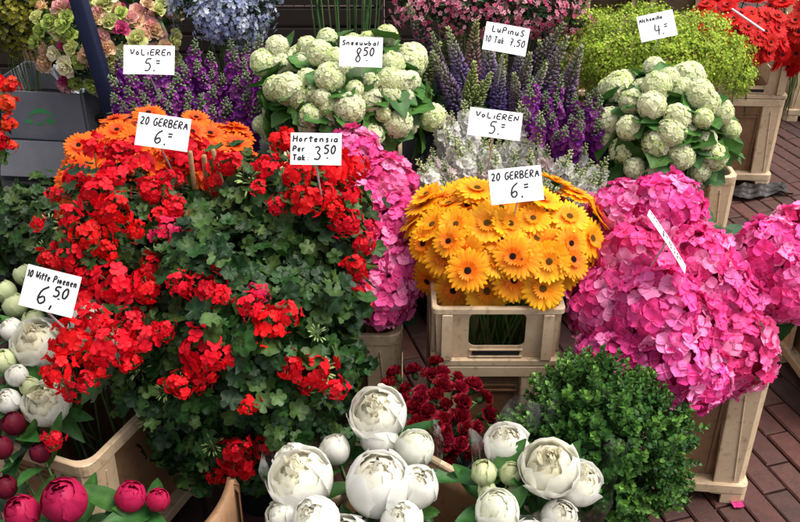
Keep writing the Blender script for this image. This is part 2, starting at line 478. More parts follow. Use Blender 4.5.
# ---- peony
def peony_mesh(seed, R0, openness, col, heart, petals=(6, 7, 9, 12), green=0.0):
    r = random.Random(seed); mb = MB()
    col = np.array(col); heart = np.array(heart)
    nl = len(petals)
    core = .60 if openness > .2 else .80
    V, Fc = sphere(R0 * core, 14, 10, (1, 1, 1.12)); mb.add(V, Fc, heart * .5 + col * .5)
    for l, n in enumerate(petals):
        f = l / (nl - 1)                       # 0 outer .. 1 inner
        Rl = R0 * (1 - (1 - core) * f * .95)
        for k in range(n):
            lo = 172 - openness * 62 * (1 - f) ** .9 if openness > .2 else 150 - 20 * (1 - f) * r.random()
            tt = rad(min(184, lo * r.uniform(.90, 1.05) + 6 * f))
            t0 = rad(8)
            az = 2 * PI * (k + .5 * (l % 2)) / n + r.uniform(-.25, .25)
            da = PI / n * r.uniform(1.5, 1.9)
            flare = openness * (1 - f) * r.uniform(-.06, .16)
            Rp = Rl * r.uniform(.97, 1.05)
            nu, nv = 12, 12; V = []; C = []
            p1, p2, p3, p4 = [r.uniform(0, 6) for _ in range(4)]
            notch = r.uniform(.0, .10)
            for i in range(nu + 1):
                u = i / nu
                w = da * (.35 + .65 * math.sin(PI * .5 * min(1, u * 1.6)))
                for j in range(nv + 1):
                    s = 2 * j / nv - 1
                    edge = 1 - .20 * s ** 4 - .06 * s * s - .03 * math.sin(3 * s + p1) - .028 * math.sin(10 * s + p2) - .015 * math.sin(19 * s + p1) - notch * math.exp(-(s - .3 * math.sin(p4)) ** 2 / .02)
                    th = t0 + (tt - t0) * u * (1 + (edge - 1) * u)
                    a = az + w * s * (1.0 if th < PI / 2 else 1 + .45 * (th - PI / 2))
                    ruf = (.022 + .03 * f * openness) * math.sin(5 * s + p3 + 2.5 * u) * u * u + .012 * math.sin(13 * s + p4) * u ** 4 + .006 * math.sin(22 * s + p3) * u
                    lift = .045 * u ** 6 + .03 * abs(s) ** 3 * u
                    rr = Rp * (1 + lift + flare * u ** 3 + ruf - .02 * math.exp(-s * s / .03) * u)
                    V.append((rr * math.sin(th) * math.cos(a), rr * math.sin(th) * math.sin(a), -rr * math.cos(th) * (.98 if openness > .5 else 1.10)))
                    h = f * u * .6
                    c = col * (1 - h) + heart * h
                    gb = green * max(0, 1 - u * 1.1) + (.25 * green * (.5 + .5 * math.sin(6 * s)))
                    c = c * (1 - gb) + np.array((.30, .42, .12)) * gb
                    C.append(c * (1 + .015 * math.sin(17 * s + p2)))
            mb.add(np.array(V), grid_faces(nu, nv), np.array(C))
    if openness > .3:          # tuft of small inner petals
        for k in range(int(10 + 22 * openness)):
            a = r.uniform(0, 6.28); q = r.random() ** .6 * R0 * (.12 + .26 * openness)
            V, Fc = petal(R0 * r.uniform(.45, .72), R0 * .34, 5, 4, cup=.5, curl=r.uniform(-.1, .35), tip=.6, base=.4, ruf=.12, ph=r.uniform(0, 6))
            B = Matrix.Rotation(a, 3, 'Z') @ Matrix.Rotation(-rad(r.uniform(72, 96)), 3, 'Y')
            mb.add(V, Fc, (col * .55 + heart * .45) * r.uniform(.95, 1.05), npM(B), (q * math.cos(a), q * math.sin(a), R0 * r.uniform(.15, .36)))
    pet = mb.mesh('peony_petals', M_WHITE if col[2] > .4 else M_PETAL)
    mb = MB()
    for k in range(5):
        V, Fc = petal(R0 * .75, R0 * .5, 4, 3, cup=-.3, curl=.45, tip=.25, base=.5)
        mb.add(V, Fc, jit((.09, .17, .05), .2, r), npM(Matrix.Rotation(2 * PI * k / 5 + r.uniform(-.2, .2), 3, 'Z')), (0, 0, -R0 * 1.0))
    return pet, mb.mesh('peony_sepals', M_LEAF)

# ---- ruffled rosette (carnation-like bloom)
def rosette_mesh(seed, R0, col, col2, n=34):
    r = random.Random(seed); mb = MB(); col = np.array(col); col2 = np.array(col2)
    for k in range(n):
        t = k / n; a = k * 2.39996
        l = R0 * (1 - .45 * t)
        V, Fc = petal(l, l * 1.0, 4, 4, cup=.25, curl=.1 + .5 * t, tip=.75, base=.2, ruf=.14, ph=r.uniform(0, 6))
        B = Matrix.Rotation(a, 3, 'Z') @ Matrix.Rotation(-rad(5 + 75 * t + r.uniform(-10, 10)), 3, 'Y')
        q = np.clip(V[:, 0:1] / l, 0, 1)
        mb.add(V, Fc, (col2 * (1 - q) + col * q) * r.uniform(.82, 1.12), npM(B), (0, 0, R0 * .25 * t))
    V, Fc = sphere(R0 * .35, 8, 6, (1, 1, 1.4)); mb.add(V, Fc, (.05, .12, .03), loc=(0, 0, -R0 * .35))
    return mb.mesh('ruffled_petals', M_PETAL)

# ---- geranium umbel (origin centre, axis Z)
def umbel_mesh(seed, R0, col, n=20, col2=None):
    r = random.Random(seed); mb = MB(); ms = MB(); col = np.array(col); col2 = np.array(col2 or col)
    for i, d in enumerate(fib(n, -.35)):
        d = (d + Vector((r.uniform(-1, 1), r.uniform(-1, 1), r.uniform(-1, 1))) * .28).normalized()
        p = d * R0 * r.uniform(.5, 1.42)
        B = basis(d + Vector((r.uniform(-1, 1), r.uniform(-1, 1), r.uniform(-1, 1))) * .35, r.uniform(0, 6))
        c = col * (r.uniform(.8, 1.12)); c = c if r.random() < .7 else c * .5 + col2 * .5
        for k in range(5):
            s = r.uniform(.85, 1.2)
            V, Fc = petal(.0155 * s, .0135 * s, 3, 3, cup=r.uniform(-.1, .35), curl=r.uniform(-.35, .25), a=1.3, tip=.7, base=.22, ruf=.05, ph=r.uniform(0, 6))
            mb.add(V, Fc, c, npM(B @ Matrix.Rotation(2 * PI * k / 5 + r.uniform(-.12, .12), 3, 'Z')), p)
        V, Fc = tube([(0, 0, -R0 * .35), p * .97], .0009, .0009, 4); ms.add(V, Fc, (.12, .12, .04))
    for k in range(4):
        d = Vector((r.uniform(-1, 1), r.uniform(-1, 1), r.uniform(-.8, .2))).normalized()
        V, Fc = sphere(.0035, 5, 4, (.7, .7, 1.6)); ms.add(V, Fc, (.15, .2, .06), npM(basis(d)), d * R0 * .75)
    V, Fc = tube([(0, 0, -R0 * .3), (R0 * .2, 0, -R0 * 1.3), (R0 * .5, 0, -R0 * 2.4)], .002, .002, 5); ms.add(V, Fc, (.08, .14, .04))
    return mb.mesh('umbel_petals', M_PETAL), ms.mesh('umbel_stalks', M_STEM)

def round_leaf(Rr, r, lobes=5, col=(.03, .08, .03)):
    """scalloped geranium leaf, centre fan + ring"""
    n = 20; V = [(0, 0, 0)]; C = [tuple(c * 1.5 for c in col)]
    ph = r.uniform(0, 6); cup = r.uniform(-.1, .35)
    for ring in (.55, 1.0):
        for k in range(n):
            a = 2 * PI * k / n
            rr = Rr * ring * (1 + (.16 if ring == 1 else .07) * math.cos(lobes * a)) * (1 + (.05 if k % 2 else -.04) * (ring == 1))
            if abs(a - PI) < .25: rr *= .55
            V.append((rr * math.cos(a) + Rr * .3, rr * math.sin(a), cup * rr * ring + .10 * Rr * ring * math.sin(lobes * a + ph)))
            C.append(tuple(c * (1.0 if ring == 1 else 1.2) for c in col))
    Fc = [(0, 1 + k, 1 + (k + 1) % n) for k in range(n)]
    Fc += [(1 + k, 1 + n + k, 1 + n + (k + 1) % n, 1 + (k + 1) % n) for k in range(n)]
    return np.array(V), Fc, np.array(C)

# ================================================================= SETTING
def simple(name, V, Fc, mat, smooth=False, parent=None, col=(1, 1, 1)):
    mb = MB(); mb.add(V, Fc, col); return obj(name, mb.mesh(name, mat, smooth), parent)

def brick_mat(name, tex=False):
    m, nt, N, L = new_mat(name)
    out = N('ShaderNodeOutputMaterial'); bs = N('ShaderNodeBsdfPrincipled')
    tc = N('ShaderNodeTexCoord'); no = N('ShaderNodeTexNoise'); no.inputs['Scale'].default_value = 30; no.inputs['Detail'].default_value = 8; no.inputs['Roughness'].default_value = .7
    L(tc.outputs['Object'], no.inputs['Vector'])
    if tex:
        mp = N('ShaderNodeMapping'); mp.inputs['Rotation'].default_value = (0, 0, rad(73)); L(tc.outputs['Object'], mp.inputs[0])
        bt = N('ShaderNodeTexBrick'); bt.inputs['Scale'].default_value = 1; bt.inputs['Brick Width'].default_value = .206; bt.inputs['Row Height'].default_value = .071
        bt.inputs['Mortar Size'].default_value = .004
        bt.inputs['Color1'].default_value = (.058, .021, .019, 1); bt.inputs['Color2'].default_value = (.075, .029, .024, 1); bt.inputs['Mortar'].default_value = (.012, .009, .008, 1)
        L(mp.outputs[0], bt.inputs['Vector']); src = bt.outputs['Color']
    else:
        at = N('ShaderNodeAttribute'); at.attribute_name = 'Col'; src = at.outputs['Color']
    mr = N('ShaderNodeMapRange'); mr.inputs[1].default_value = .3; mr.inputs[2].default_value = .7; mr.inputs[3].default_value = .6; mr.inputs[4].default_value = 1.3
    L(no.outputs['Fac'], mr.inputs[0])
    hs = N('ShaderNodeHueSaturation'); L(src, hs.inputs['Color']); L(mr.outputs[0], hs.inputs['Value'])
    L(hs.outputs[0], bs.inputs['Base Color'])
    n2 = N('ShaderNodeTexNoise'); n2.inputs['Scale'].default_value = 3; L(tc.outputs['Object'], n2.inputs['Vector'])
    m2 = N('ShaderNodeMapRange'); m2.inputs[3].default_value = .62; m2.inputs[4].default_value = .9; L(n2.outputs['Fac'], m2.inputs[0]); L(m2.outputs[0], bs.inputs['Roughness'])
    b = N('ShaderNodeBump'); b.inputs['Strength'].default_value = .5; b.inputs['Distance'].default_value = .003
    n3 = N('ShaderNodeTexNoise'); n3.inputs['Scale'].default_value = 140; n3.inputs['Detail'].default_value = 5; L(tc.outputs['Object'], n3.inputs['Vector'])
    L(n3.outputs['Fac'], b.inputs['Height']); L(b.outputs[0], bs.inputs['Normal'])
    L(bs.outputs[0], out.inputs[0])
    return m

def setting():
    s = 120
    o = simple('ground', [(-s, -s, -.012), (s, -s, -.012), (s, s, -.012), (-s, s, -.012)], [(0, 1, 2, 3)], brick_mat('far_brick', True))
    tag(o, kind='structure')
    r = random.Random(5); mb = MB()
    A = rad(-73); ca, sa = math.cos(A), math.sin(A)
    bl, bw, h, bv = .2, .066, .0, .004
    for row in range(-110, 110):
        off = (row % 2) * .103 + (row * .037) % .02
        for c in range(-40, 40):
            lx = c * .206 + off; ly = row * .071
            wx = lx * ca - ly * sa + 1.0; wy = lx * sa + ly * ca + 3.2
            if not (-2.6 < wx < 3.6 and .5 < wy < 7.2): continue
            dz = r.uniform(-.0015, .0015); tl = [r.uniform(-.0012, .0012) for _ in range(4)]
            x0, x1, y0, y1 = lx, lx + bl, ly, ly + bw
            q = r.uniform(-.0012, .0012)
            V = []
            for (x, y), z in (((x0, y0), -.015), ((x1, y0), -.015), ((x1, y1), -.015), ((x0, y1), -.015)): V.append((x, y, z))
            for (x, y) in ((x0, y0), (x1, y0), (x1, y1), (x0, y1)): V.append((x, y, -bv + dz))
            for k, (x, y) in enumerate(((x0 + bv, y0 + bv), (x1 - bv, y0 + bv), (x1 - bv, y1 - bv), (x0 + bv, y1 - bv))): V.append((x, y, dz + tl[k]))
            V = np.array([(x * ca - y * sa + 1.0 + q, x * sa + y * ca + 3.2, z) for x, y, z in V])
            Fc = [(8, 9, 10, 11)] + [(a, (a + 1) % 4, 4 + (a + 1) % 4, 4 + a) for a in range(4)] + [(4 + a, 4 + (a + 1) % 4, 8 + (a + 1) % 4, 8 + a) for a in range(4)]
            g = r.random()
            base = (.056, .017, .012) if g < .6 else ((.074, .024, .016) if g < .85 else (.038, .013, .011))
            mb.add(V, Fc, jit(base, .22, r))
    o = obj('brick_pavement', mb.mesh('brick_pavement', brick_mat('brick'), False)); tag(o, kind='structure')
setting()

# ================================================================= CRATES
def rr_loop(w, h, rc, n=4, cx=0, cy=0):
    pts = []
    for qx, qy, a0 in ((1, 1, 0), (-1, 1, 90), (-1, -1, 180), (1, -1, 270)):
        for k in range(n + 1):
            a = rad(a0 + 90 * k / n)
            pts.append((cx + qx * (w / 2 - rc) + rc * math.cos(a), cy + qy * (h / 2 - rc) + rc * math.sin(a)))
    return pts

def prism_loops(mb, loops, closed_bottom=True, closed_top=False, **k):
    """loops: lists of 3d points with equal count, skinned bottom to top"""
    n = len(loops[0]); V = [p for lp in loops for p in lp]; Fc = []
    for i in range(len(loops) - 1):
        for j in range(n):
            j2 = (j + 1) % n
            Fc.append((i * n + j, i * n + j2, (i + 1) * n + j2, (i + 1) * n + j))
    if closed_bottom: Fc.append(tuple(range(n))[::-1])
    if closed_top: Fc.append(tuple((len(loops) - 1) * n + j for j in range(n)))
    mb.add(np.array(V), Fc, **k)

def box(mb, x0, x1, y0, y1, z0, z1, bv=.002, **k):
    lo = [(x0, y0), (x1, y0), (x1, y1), (x0, y1)]
    li = [(x0 + bv, y0 + bv), (x1 - bv, y0 + bv), (x1 - bv, y1 - bv), (x0 + bv, y1 - bv)]
    prism_loops(mb, [[(x, y, z0) for x, y in li], [(x, y, z0 + bv) for x, y in lo], [(x, y, z1 - bv) for x, y in lo], [(x, y, z1) for x, y in li]], True, True, **k)

CW, CD, BH, KH = .30, .40, .38, .16     # width, depth, bucket height, collar height

def bucket_parts():
    out = {}
    # tub, tapered and open on top, double skinned
    mb = MB()
    def lp(w, d, rc, z): return [(x, y, z) for x, y in rr_loop(w, d, rc, 5)]
    prism_loops(mb, [lp(.235, .325, .03, .03), lp(.245, .335, .035, .05), lp(.272, .372, .035, .34), lp(.275, .375, .035, BH - .012),
                     lp(.268, .368, .033, BH - .012), lp(.262, .362, .033, .33), lp(.236, .326, .03, .055), lp(.226, .316, .03, .045)], True, True)
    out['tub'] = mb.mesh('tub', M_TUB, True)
    mb = MB()
    for sy in (-1, 1):
        for x in (-.055, .055): prism_loops(mb, [[(x + dx, sy * (.1675 + .0185 * t + e), .07 + t * .25) for dx, e in ((-.004, 0), (.004, 0), (.004, .004), (-.004, .004))] for t in (0, 1)], True, True)
        for z in (.30, .315): prism_loops(mb, [[(dx, sy * (.1865 + e), z) for dx, e in ((-.07, -.004), (.07, -.004), (.07, .003), (-.07, .003))], [(dx, sy * (.187 + e), z + .004) for dx, e in ((-.07, -.004), (.07, -.004), (.07, .003), (-.07, .003))]], True, True)
    out['ribs'] = mb.mesh('tub_ribs', M_TUB, False)
    # rim
    mb = MB()
    prism_loops(mb, [lp(.276, .376, .036, BH - .03), lp(CW, CD, .03, BH - .028), lp(CW, CD, .03, BH - .002), lp(CW - .004, CD - .004, .03, BH), lp(.274, .374, .035, BH), lp(.268, .368, .035, BH - .004), lp(.268, .368, .035, BH - .022)], False, False)
    out['rim'] = mb.mesh('rim', M_CRATE, False)
    # base frame with four feet: ring + feet with slanted cheeks
    mb = MB()
    prism_loops(mb, [lp(.30, .40, .02, .03), lp(.306, .406, .02, .033), lp(.306, .406, .02, .056), lp(.30, .40, .02, .06), lp(.246, .336, .03, .06), lp(.244, .334, .03, .03)], False, False)
    for sx in (-1, 1):
        for sy in (-1, 1):
            pts = []
            # L-shaped foot under the corner, cheeks slanting inwards
            for z, e in ((.0, .0), (.028, .0), (.0295, .028)):
                a = .062 + e; t = .05
                prof = [(0, 0), (-a, 0), (-a, -.012), (-a + .012, -t), (-t, -t), (-t, -a + .012), (-.012, -a), (0, -a)]
                bev = .014
                prof[0:1] = [(-bev * .0, -bev), (-bev, 0)]
                pts.append([(sx * (.152 + px), sy * (.202 + py), z) for px, py in (prof if sx * sy > 0 else prof[::-1])])
            prism_loops(mb, pts, True, True)
    out['base_frame'] = mb.mesh('base_frame', M_CRATE, False)
    # corner post: two thin leaning faces with a crease and a web
    post = MB()
    def sheet(p0, p1, p2, p3, th):
        a, b, c, d = map(Vector, (p0, p1, p2, p3)); n = (b - a).cross(d - a).normalized() * th
        V = [a, b, c, d, a - n, b - n, c - n, d - n]
        post.add(np.array([tuple(v) for v in V]), [(0, 1, 2, 3), (7, 6, 5, 4), (0, 4, 5, 1), (1, 5, 6, 2), (2, 6, 7, 3), (3, 7, 4, 0)])
    # front face, side face and bevel face between
    zb, zt = .06, BH - .028
    ob, ot = .145, .148; pb, pt = .195, .198
    bev = .018; wf, wt = .060, .068
    sheet((ob - bev - wf, -pb, zb), (ob - bev, -pb, zb), (ot - bev, -pt, zt), (ot - bev - wt, -pt, zt), .003)
    sheet((ob - bev, -pb, zb), (ob, -pb + bev, zb), (ot, -pt + bev, zt), (ot - bev, -pt, zt), .003)
    sheet((ob, -pb + bev, zb), (ob, -pb + bev + wf, zb), (ot, -pt + bev + wt, zt), (ot, -pt + bev, zt), .003)
    sheet((ob - bev - wf, -pb, zb), (ot - bev - wt, -pt, zt), (ot - bev - wt - .006, -pt + .022, zt), (ob - bev - wf + .008, -pb + .03, zb), .003)
    # raised diagonal crease on the front sheet
    V, Fc = tube([(ob - bev - .012, -pb - .001, zb + .01), (ot - bev - .035, -pt - .001, zt - .02)], .0022, .0022, 5); post.add(V, Fc)
    V, Fc = tube([(ob + .001, -pb + bev + .012, zb + .01), (ot + .001, -pt + bev + .035, zt - .02)], .0022, .0022, 5); post.add(V, Fc)
    out['corner_post'] = []
    V0 = np.concatenate(post.V)
    for sx in (1, -1):
        for sy in (1, -1):
            mb = MB(); V = V0 * np.array([sx, sy, 1]); F2 = post.F if sx * sy > 0 else [f[::-1] for f in post.F]
            mb.add(V, F2); out['corner_post'].append(mb.mesh('corner_post', M_CRATE, False))
    return out

def collar_parts():
    out = {}
    mb = MB(); H = KH
    def wall(w0, w1, hw, hh, hz, th, place):
        """wall with a rounded hole; w0/w1 width bottom/top"""
        hole = rr_loop(hw, hh, .015, 5, 0, hz)
        n = len(hole); cx, cz = 0, hz
        outer = []
        for x, z in hole:
            dx, dz = x - cx, z - cz
            # push out to the rectangle
            k = 1e9
            if abs(dx) > 1e-6: k = min(k, (w0 / 2) / abs(dx))
            if dz > 1e-6: k = min(k, (H - cz) / dz)
            if dz < -1e-6: k = min(k, cz / -dz)
            outer.append((dx * k, cz + dz * k))
        # snap the corners exactly
        for tx in (-w0 / 2, w0 / 2):
            for tz in (0, H):
                i = min(range(n), key=lambda q: (outer[q][0] - tx) ** 2 + (outer[q][1] - tz) ** 2); outer[i] = (tx, tz)
        outer = [(x * (1 + (w1 / w0 - 1) * z / H), z) for x, z in outer]
        V = [place(x, z, 0) for x, z in outer] + [place(x, z, 0) for x, z in hole] + [place(x, z, th) for x, z in outer] + [place(x, z, th) for x, z in hole]
        Fc = []
        for i in range(n):
            j = (i + 1) % n
            Fc += [(i, j, n + j, n + i), (2 * n + i, 3 * n + i, 3 * n + j, 2 * n + j), (n + i, n + j, 3 * n + j, 3 * n + i), (i, 2 * n + i, 2 * n + j, j)]
        mb.add(np.array(V), Fc)
    w0, w1 = .272, .286
    dd0, dd1 = .372, .386
    def pf(sy):
        return lambda x, z, t: (x, sy * (dd0 / 2 + (dd1 - dd0) / 2 * z / H - t), z)
    def ps(sx):
        return lambda x, z, t: (sx * (w0 / 2 + (w1 - w0) / 2 * z / H - t), x, z)
    wall(w0, w1, .13, .092, .096, .004, pf(-1)); wall(w0, w1, .13, .092, .096, .004, pf(1))
    wall(dd0 - .01, dd1 - .01, .2, .075, .095, .004, ps(-1)); wall(dd0 - .01, dd1 - .01, .2, .075, .095, .004, ps(1))
    out['wall'] = mb.mesh('collar_wall', M_CRATE, False)
    mb = MB()
    def lp(w, d, rc, z): return [(x, y, z) for x, y in rr_loop(w, d, rc, 5)]
    prism_loops(mb, [lp(.288, .388, .012, H - .016), lp(.302, .402, .014, H - .014), lp(.302, .402, .014, H - .002), lp(.298, .398, .014, H + .001), lp(.28, .38, .012, H + .001), lp(.278, .378, .012, H - .016)], False, False)
    out['rim'] = mb.mesh('collar_rim', M_CRATE, False)
    mb = MB()
    prism_loops(mb, [lp(.274, .374, .012, .001), lp(.300, .400, .014, .003), lp(.300, .400, .014, .016), lp(.275, .375, .012, .018)], False, False)
    for sx in (-1, 1):      # vertical ribs on the short faces
        for sy in (-1, 1):
            box(mb, sx * .115 - .012, sx * .115 + .012, sy * .1965 - .006, sy * .1965 + .004, .018, H - .016)
            for q in (-.16, -.13, .13, .16): box(mb, sx * .1455 - .004, sx * .1455 + .004, q - .004, q + .004, .018, H - .016)
    sl = MB(); 
    for sy in (-1, 1): box(sl, -.055, .055, sy * .1885 - .002, sy * .1885 + .002, .026, .036, .0008)  # no real opening: black bars give the shade inside the slots
    out['slot_shade_bar'] = sl.mesh('collar_slot_shade', M_BLACK, False)
    for sy in (-1, 1):
        for z in (.021, .0395): box(mb, -.062, .062, sy * .190 - .003, sy * .190 + .003, z, z + .003, .0006)
    out['ribbed_band'] = mb.mesh('collar_band', M_CRATE, False)
    return out

BP = bucket_parts(); KP = collar_parts()
def bucket(x, y, rotz, label, z=0):
    t = thing('flower_crate', label, 'crate', (x, y, z), rotz, 'beige plastic flower crates')
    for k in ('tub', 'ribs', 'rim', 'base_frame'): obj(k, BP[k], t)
    for m in BP['corner_post']: obj('corner_post', m, t)
    return t
def collar(x, y, rotz, label, z=BH):
    t = thing('crate_collar', label, 'crate collar', (x, y, z + .0005), rotz, 'beige crate collars')
    for k in KP: obj(k, KP[k], t)
    return t

def fr_center(uR, vR, Z, rotz, w=CW, d=CD):
    """centre of a crate whose front right rim corner shows at this pixel"""
    p = P(uR, vR, Z); q = Matrix.Rotation(rotz, 3, 'Z') @ Vector((w / 2, -d / 2, 0))
    return p.x - q.x, p.y - q.y

# gerbera stack
gx, gy = P(499, 309, .54).x, P(499, 309, .54).y + CD / 2
bucket(gx, gy, 0, 'beige crate under the collar of yellow gerberas, brown panel in shade')
collar(gx, gy, 0, 'beige crate collar with rounded window right under the yellow-orange gerberas')
# hydrangea front right
hx, hy = .725, 1.955
HR = rad(-6)
bucket(hx, hy, HR, 'cream crate with leaning corner post under the big pink hydrangeas')
# hydrangea centre
cx_, cy_ = P(402, 330, .38).x - CW / 2, 2.12
bucket(cx_, cy_, 0, 'shaded crate below the pink hydrangeas left of the yellow gerberas')
# right edge hydrangea
ex, ey = 1.31, 2.2
bucket(ex, ey, rad(4), 'crate holding the pink hydrangea at the right edge of the photo')
# viburnum right
vc = P(705, 210, .40)
vx, vy = vc.x - .13, vc.y + .12
bucket(vx, vy, rad(-9), 'cream crate whose rim corner shows behind the pink hydrangeas')
# red gerbera stack at the back right
s1 = P(728, 120, y=3.53)
RX, RY = 1.385, 3.76
bucket(RX, RY, rad(-3), 'lower cream crate of the stack under the orange-red gerberas')
collar(RX, RY, rad(-3), 'crate collar with dark window under the orange-red gerberas')
bucket(RX + .62, RY + .72, rad(-3), 'cream crate at the right edge under the deep red gerberas', 0)
collar(RX + .62, RY + .72, rad(-3), 'crate collar at the right edge under the deep red gerberas')
# far top crates
for i, (u, yy, lab) in enumerate(((612, 4.55, 'far beige crate behind the lime green flowers, left one'), (676, 4.55, 'far beige crate behind the lime green flowers, right one'))):
    p = P(u, 0, y=yy)
    for k in range(1):
        bucket(p.x, yy + .15, PI / 2, lab + ', on top')
        o = COL.objects[-1]
for o in list(COL.objects):
    if o.get('label', '').endswith(', on top'):
        q = o.copy()
        o.location.z = .545
        # the crate it stands on
        b = bucket(o.location.x, o.location.y, PI / 2, o['label'].replace(', on top', ', underneath'))
        collar(o.location.x, o.location.y, PI / 2, o['label'].replace('crate', 'crate collar').replace(', on top', ', below it'))
        bpy.data.objects.remove(q)

# left bottom crates
def crate_edge(pa, pb, Z, label, side=1):
    """crate whose right rim runs from pixel pa (front right corner) to pixel pb"""
    A, B = P(*pa, Z), P(*pb, Z); d = (B - A); a = math.atan2(d.y, d.x) - PI / 2
    q = Matrix.Rotation(a, 3, 'Z') @ Vector((-CW / 2, CD / 2, 0))
    c = A + q
    return bucket(c.x, c.y, a, label, Z - BH), c, a
kL, cL, aL = crate_edge((86, 470), (144, 412), .38, 'brown-sided crate under the white peonies, bottom left')
def bent_sheet():  # free-standing sheet added in place of a crate's rim edge
    a, b = P(204, 530, .38), P(233, 478, .38); mid = (a + b) / 2 + Vector((.02, -.005, 0)); n = 14; V = []; o0 = Vector((a.x, a.y, 0))
    pts = [a.lerp(mid, k / n).lerp(mid.lerp(b, k / n), k / n) for k in range(n + 1)]
    pts.append(b + Vector((.012, -.02, 0))); n += 1
    prof = [(.0, .0), (0, .36), (-.012, .372), (-.012, .38), (.004, .382), (.0035, .0)]
    for p in pts:
        for off, z in prof: V.append((p.x - o0.x + off, p.y - o0.y - off * .3, z))
    m = len(prof)
    Fc = [(i * m + k, i * m + (k + 1) % m, (i + 1) * m + (k + 1) % m, (i + 1) * m + k) for i in range(n) for k in range(m)]
    Fc += [tuple(range(m)), tuple(n * m + k for k in range(m))[::-1]]
    mb = MB(); mb.add(np.array(V), Fc)
    tag(obj('crate_divider', mb.mesh('crate_divider', M_TUB, True), None, o0), 'bent brown plastic sheet standing under the lowest red geranium blooms', 'plastic sheet')
bent_sheet()
cB, aB = P(95, 510, .38), 0
cB.z = 0
# centre peony crate: its right rim from (478,480) towards (437,457)
A_, B_ = P(482, 481, .38), P(436, 456, .38)
d_ = B_ - A_; A_ = A_ - d_.normalized() * .20; aC = math.atan2(d_.y, d_.x) - PI / 2
while aC > PI: aC -= 2 * PI
qC = Matrix.Rotation(aC, 3, 'Z') @ Vector((-CW / 2, CD / 2, 0))
cC = A_ + qC
bucket(cC.x, cC.y, aC, 'crate with pale rim and brown side holding the centre white peonies')

# black buckets
def black_bucket(x, y, r0, r1, h, label):
    t = thing('black_bucket', label, 'bucket', (x, y, 0), 0, 'black flower buckets')
    mb = MB(); n = 28
    def lp(r, z): return [(r * math.cos(2 * PI * k / n), r * math.sin(2 * PI * k / n), z) for k in range(n)]
    prism_loops(mb, [lp(r0 - .004, 0), lp(r0, .004), lp(r1, h), lp(r1 - .003, h), lp(r0 - .004, .02)], True, True)
    obj('tub', mb.mesh('bucket_tub', M_BLACK), t)
    mb = MB(); prism_loops(mb, [lp(r1 + .0005, h - .02), lp(r1 + .006, h - .018), lp(r1 + .006, h + .001), lp(r1 + .0005, h + .003), lp(r1 - .004, h + .002)], False, False)
    obj('rim', mb.mesh('bucket_rim', M_BLACK), t)
    return t

# ================================================================= FLOWERS
def scatter_back(e, n, r, zmin=0.0):
    """positions on the far, unseen side of a bunch"""
    out = []
    for _ in range(n):
        a = r.uniform(rad(15), rad(165)); z = r.uniform(zmin, .8); k = math.sqrt(1 - z * z)
        d = Vector((math.cos(a) * k, math.sin(a) * k, z))
        out.append((e.c + Vector((d.x * e.rx, d.y * e.ry, d.z * e.rz)), Vector((d.x / e.rx, d.y / e.ry, d.z / e.rz)).normalized()))
    return out

def put_flower(name, cat, group, pos, axis, parts, foot, scale=1, leaves=None, nleaf=0, leafscale=1, r=R,  stem_r=.0025, stem_col=(.06, .14, .03), back=.0, roll=None, f0=.80):
    """one cut flower: head parts + stem (+ leaves); returns (thing, head position)"""
    t = thing(name, '', cat, foot, 0, group)
    rel = pos - foot
    B = basis(axis, r.uniform(0, 6.28) if roll is None else roll)
    for nm, me in parts: obj(nm, me, t, rel, B, scale)
    me, pts = stem_mesh((0, 0, 0), rel - Vector(axis).normalized() * back, axis, stem_r, stem_col)
    obj('stem', me, t)
    for k in range(nleaf):
        f = r.uniform(f0, .985); i = f * (len(pts) - 1); i0 = int(i); p = pts[i0].lerp(pts[min(i0 + 1, len(pts) - 1)], i - i0)
        a = Vector(axis).normalized(); side = a.cross(Vector((r.uniform(-1, 1), r.uniform(-1, 1), r.uniform(-1, 1)))).normalized()
        d = (side + a * r.uniform(.1, .8)).normalized()
        n = (a - d * a.dot(d)).normalized(); y = n.cross(d)
        M = Matrix((d, y, n)).transposed()
        obj('leaf', r.choice(leaves), t, p, M, leafscale * r.uniform(.8, 1.2))
    return t, pos

def foot_in(x, y, r, rot=0, w=.10, d=.15, z=.06):
    q = Matrix.Rotation(rot, 3, 'Z') @ Vector((r.uniform(-w, w), r.uniform(-d, d), 0))
    return Vector((x + q.x, y + q.y, z))

def rowlist(rows, step, jx, jv, r):
    out = []
    for v, u0, u1 in rows:
        n = max(1, round((u1 - u0) / step))
        for i in range(n + 1):
            out.append((u0 + (u1 - u0) * i / n + r.uniform(-jx, jx), v + r.uniform(-jv, jv)))
    return out

# ---- yellow-orange gerberas
rg = random.Random(21)
GY = [gerbera_mesh(.049, (.86, .17, .006), (.95, .44, .012), (.012, .006, .004), s, 26, d) for s, d in ((1, .1), (2, .25), (3, .0))]
GO = [gerbera_mesh(.044, (.80, .06, .005), (.90, .17, .008), (.015, .006, .004), s, 26, d) for s, d in ((4, .1), (5, .25))]
GYY = [gerbera_mesh(.049, (.90, .27, .006), (.97, .50, .012), (.10, .05, .006), s, 28, d) for s, d in ((14, .15), (15, .3), (16, -.2))]
GR = [gerbera_mesh(.05, (.85, .07, .008), (.80, .045, .006), (.05, .03, .008), s, 26, d) for s, d in ((6, .1), (7, .25))]
GD = [gerbera_mesh(.05, (.60, .010, .006), (.62, .008, .006), (.03, .008, .008), s, 26, d) for s, d in ((8, .1), (9, .25))]

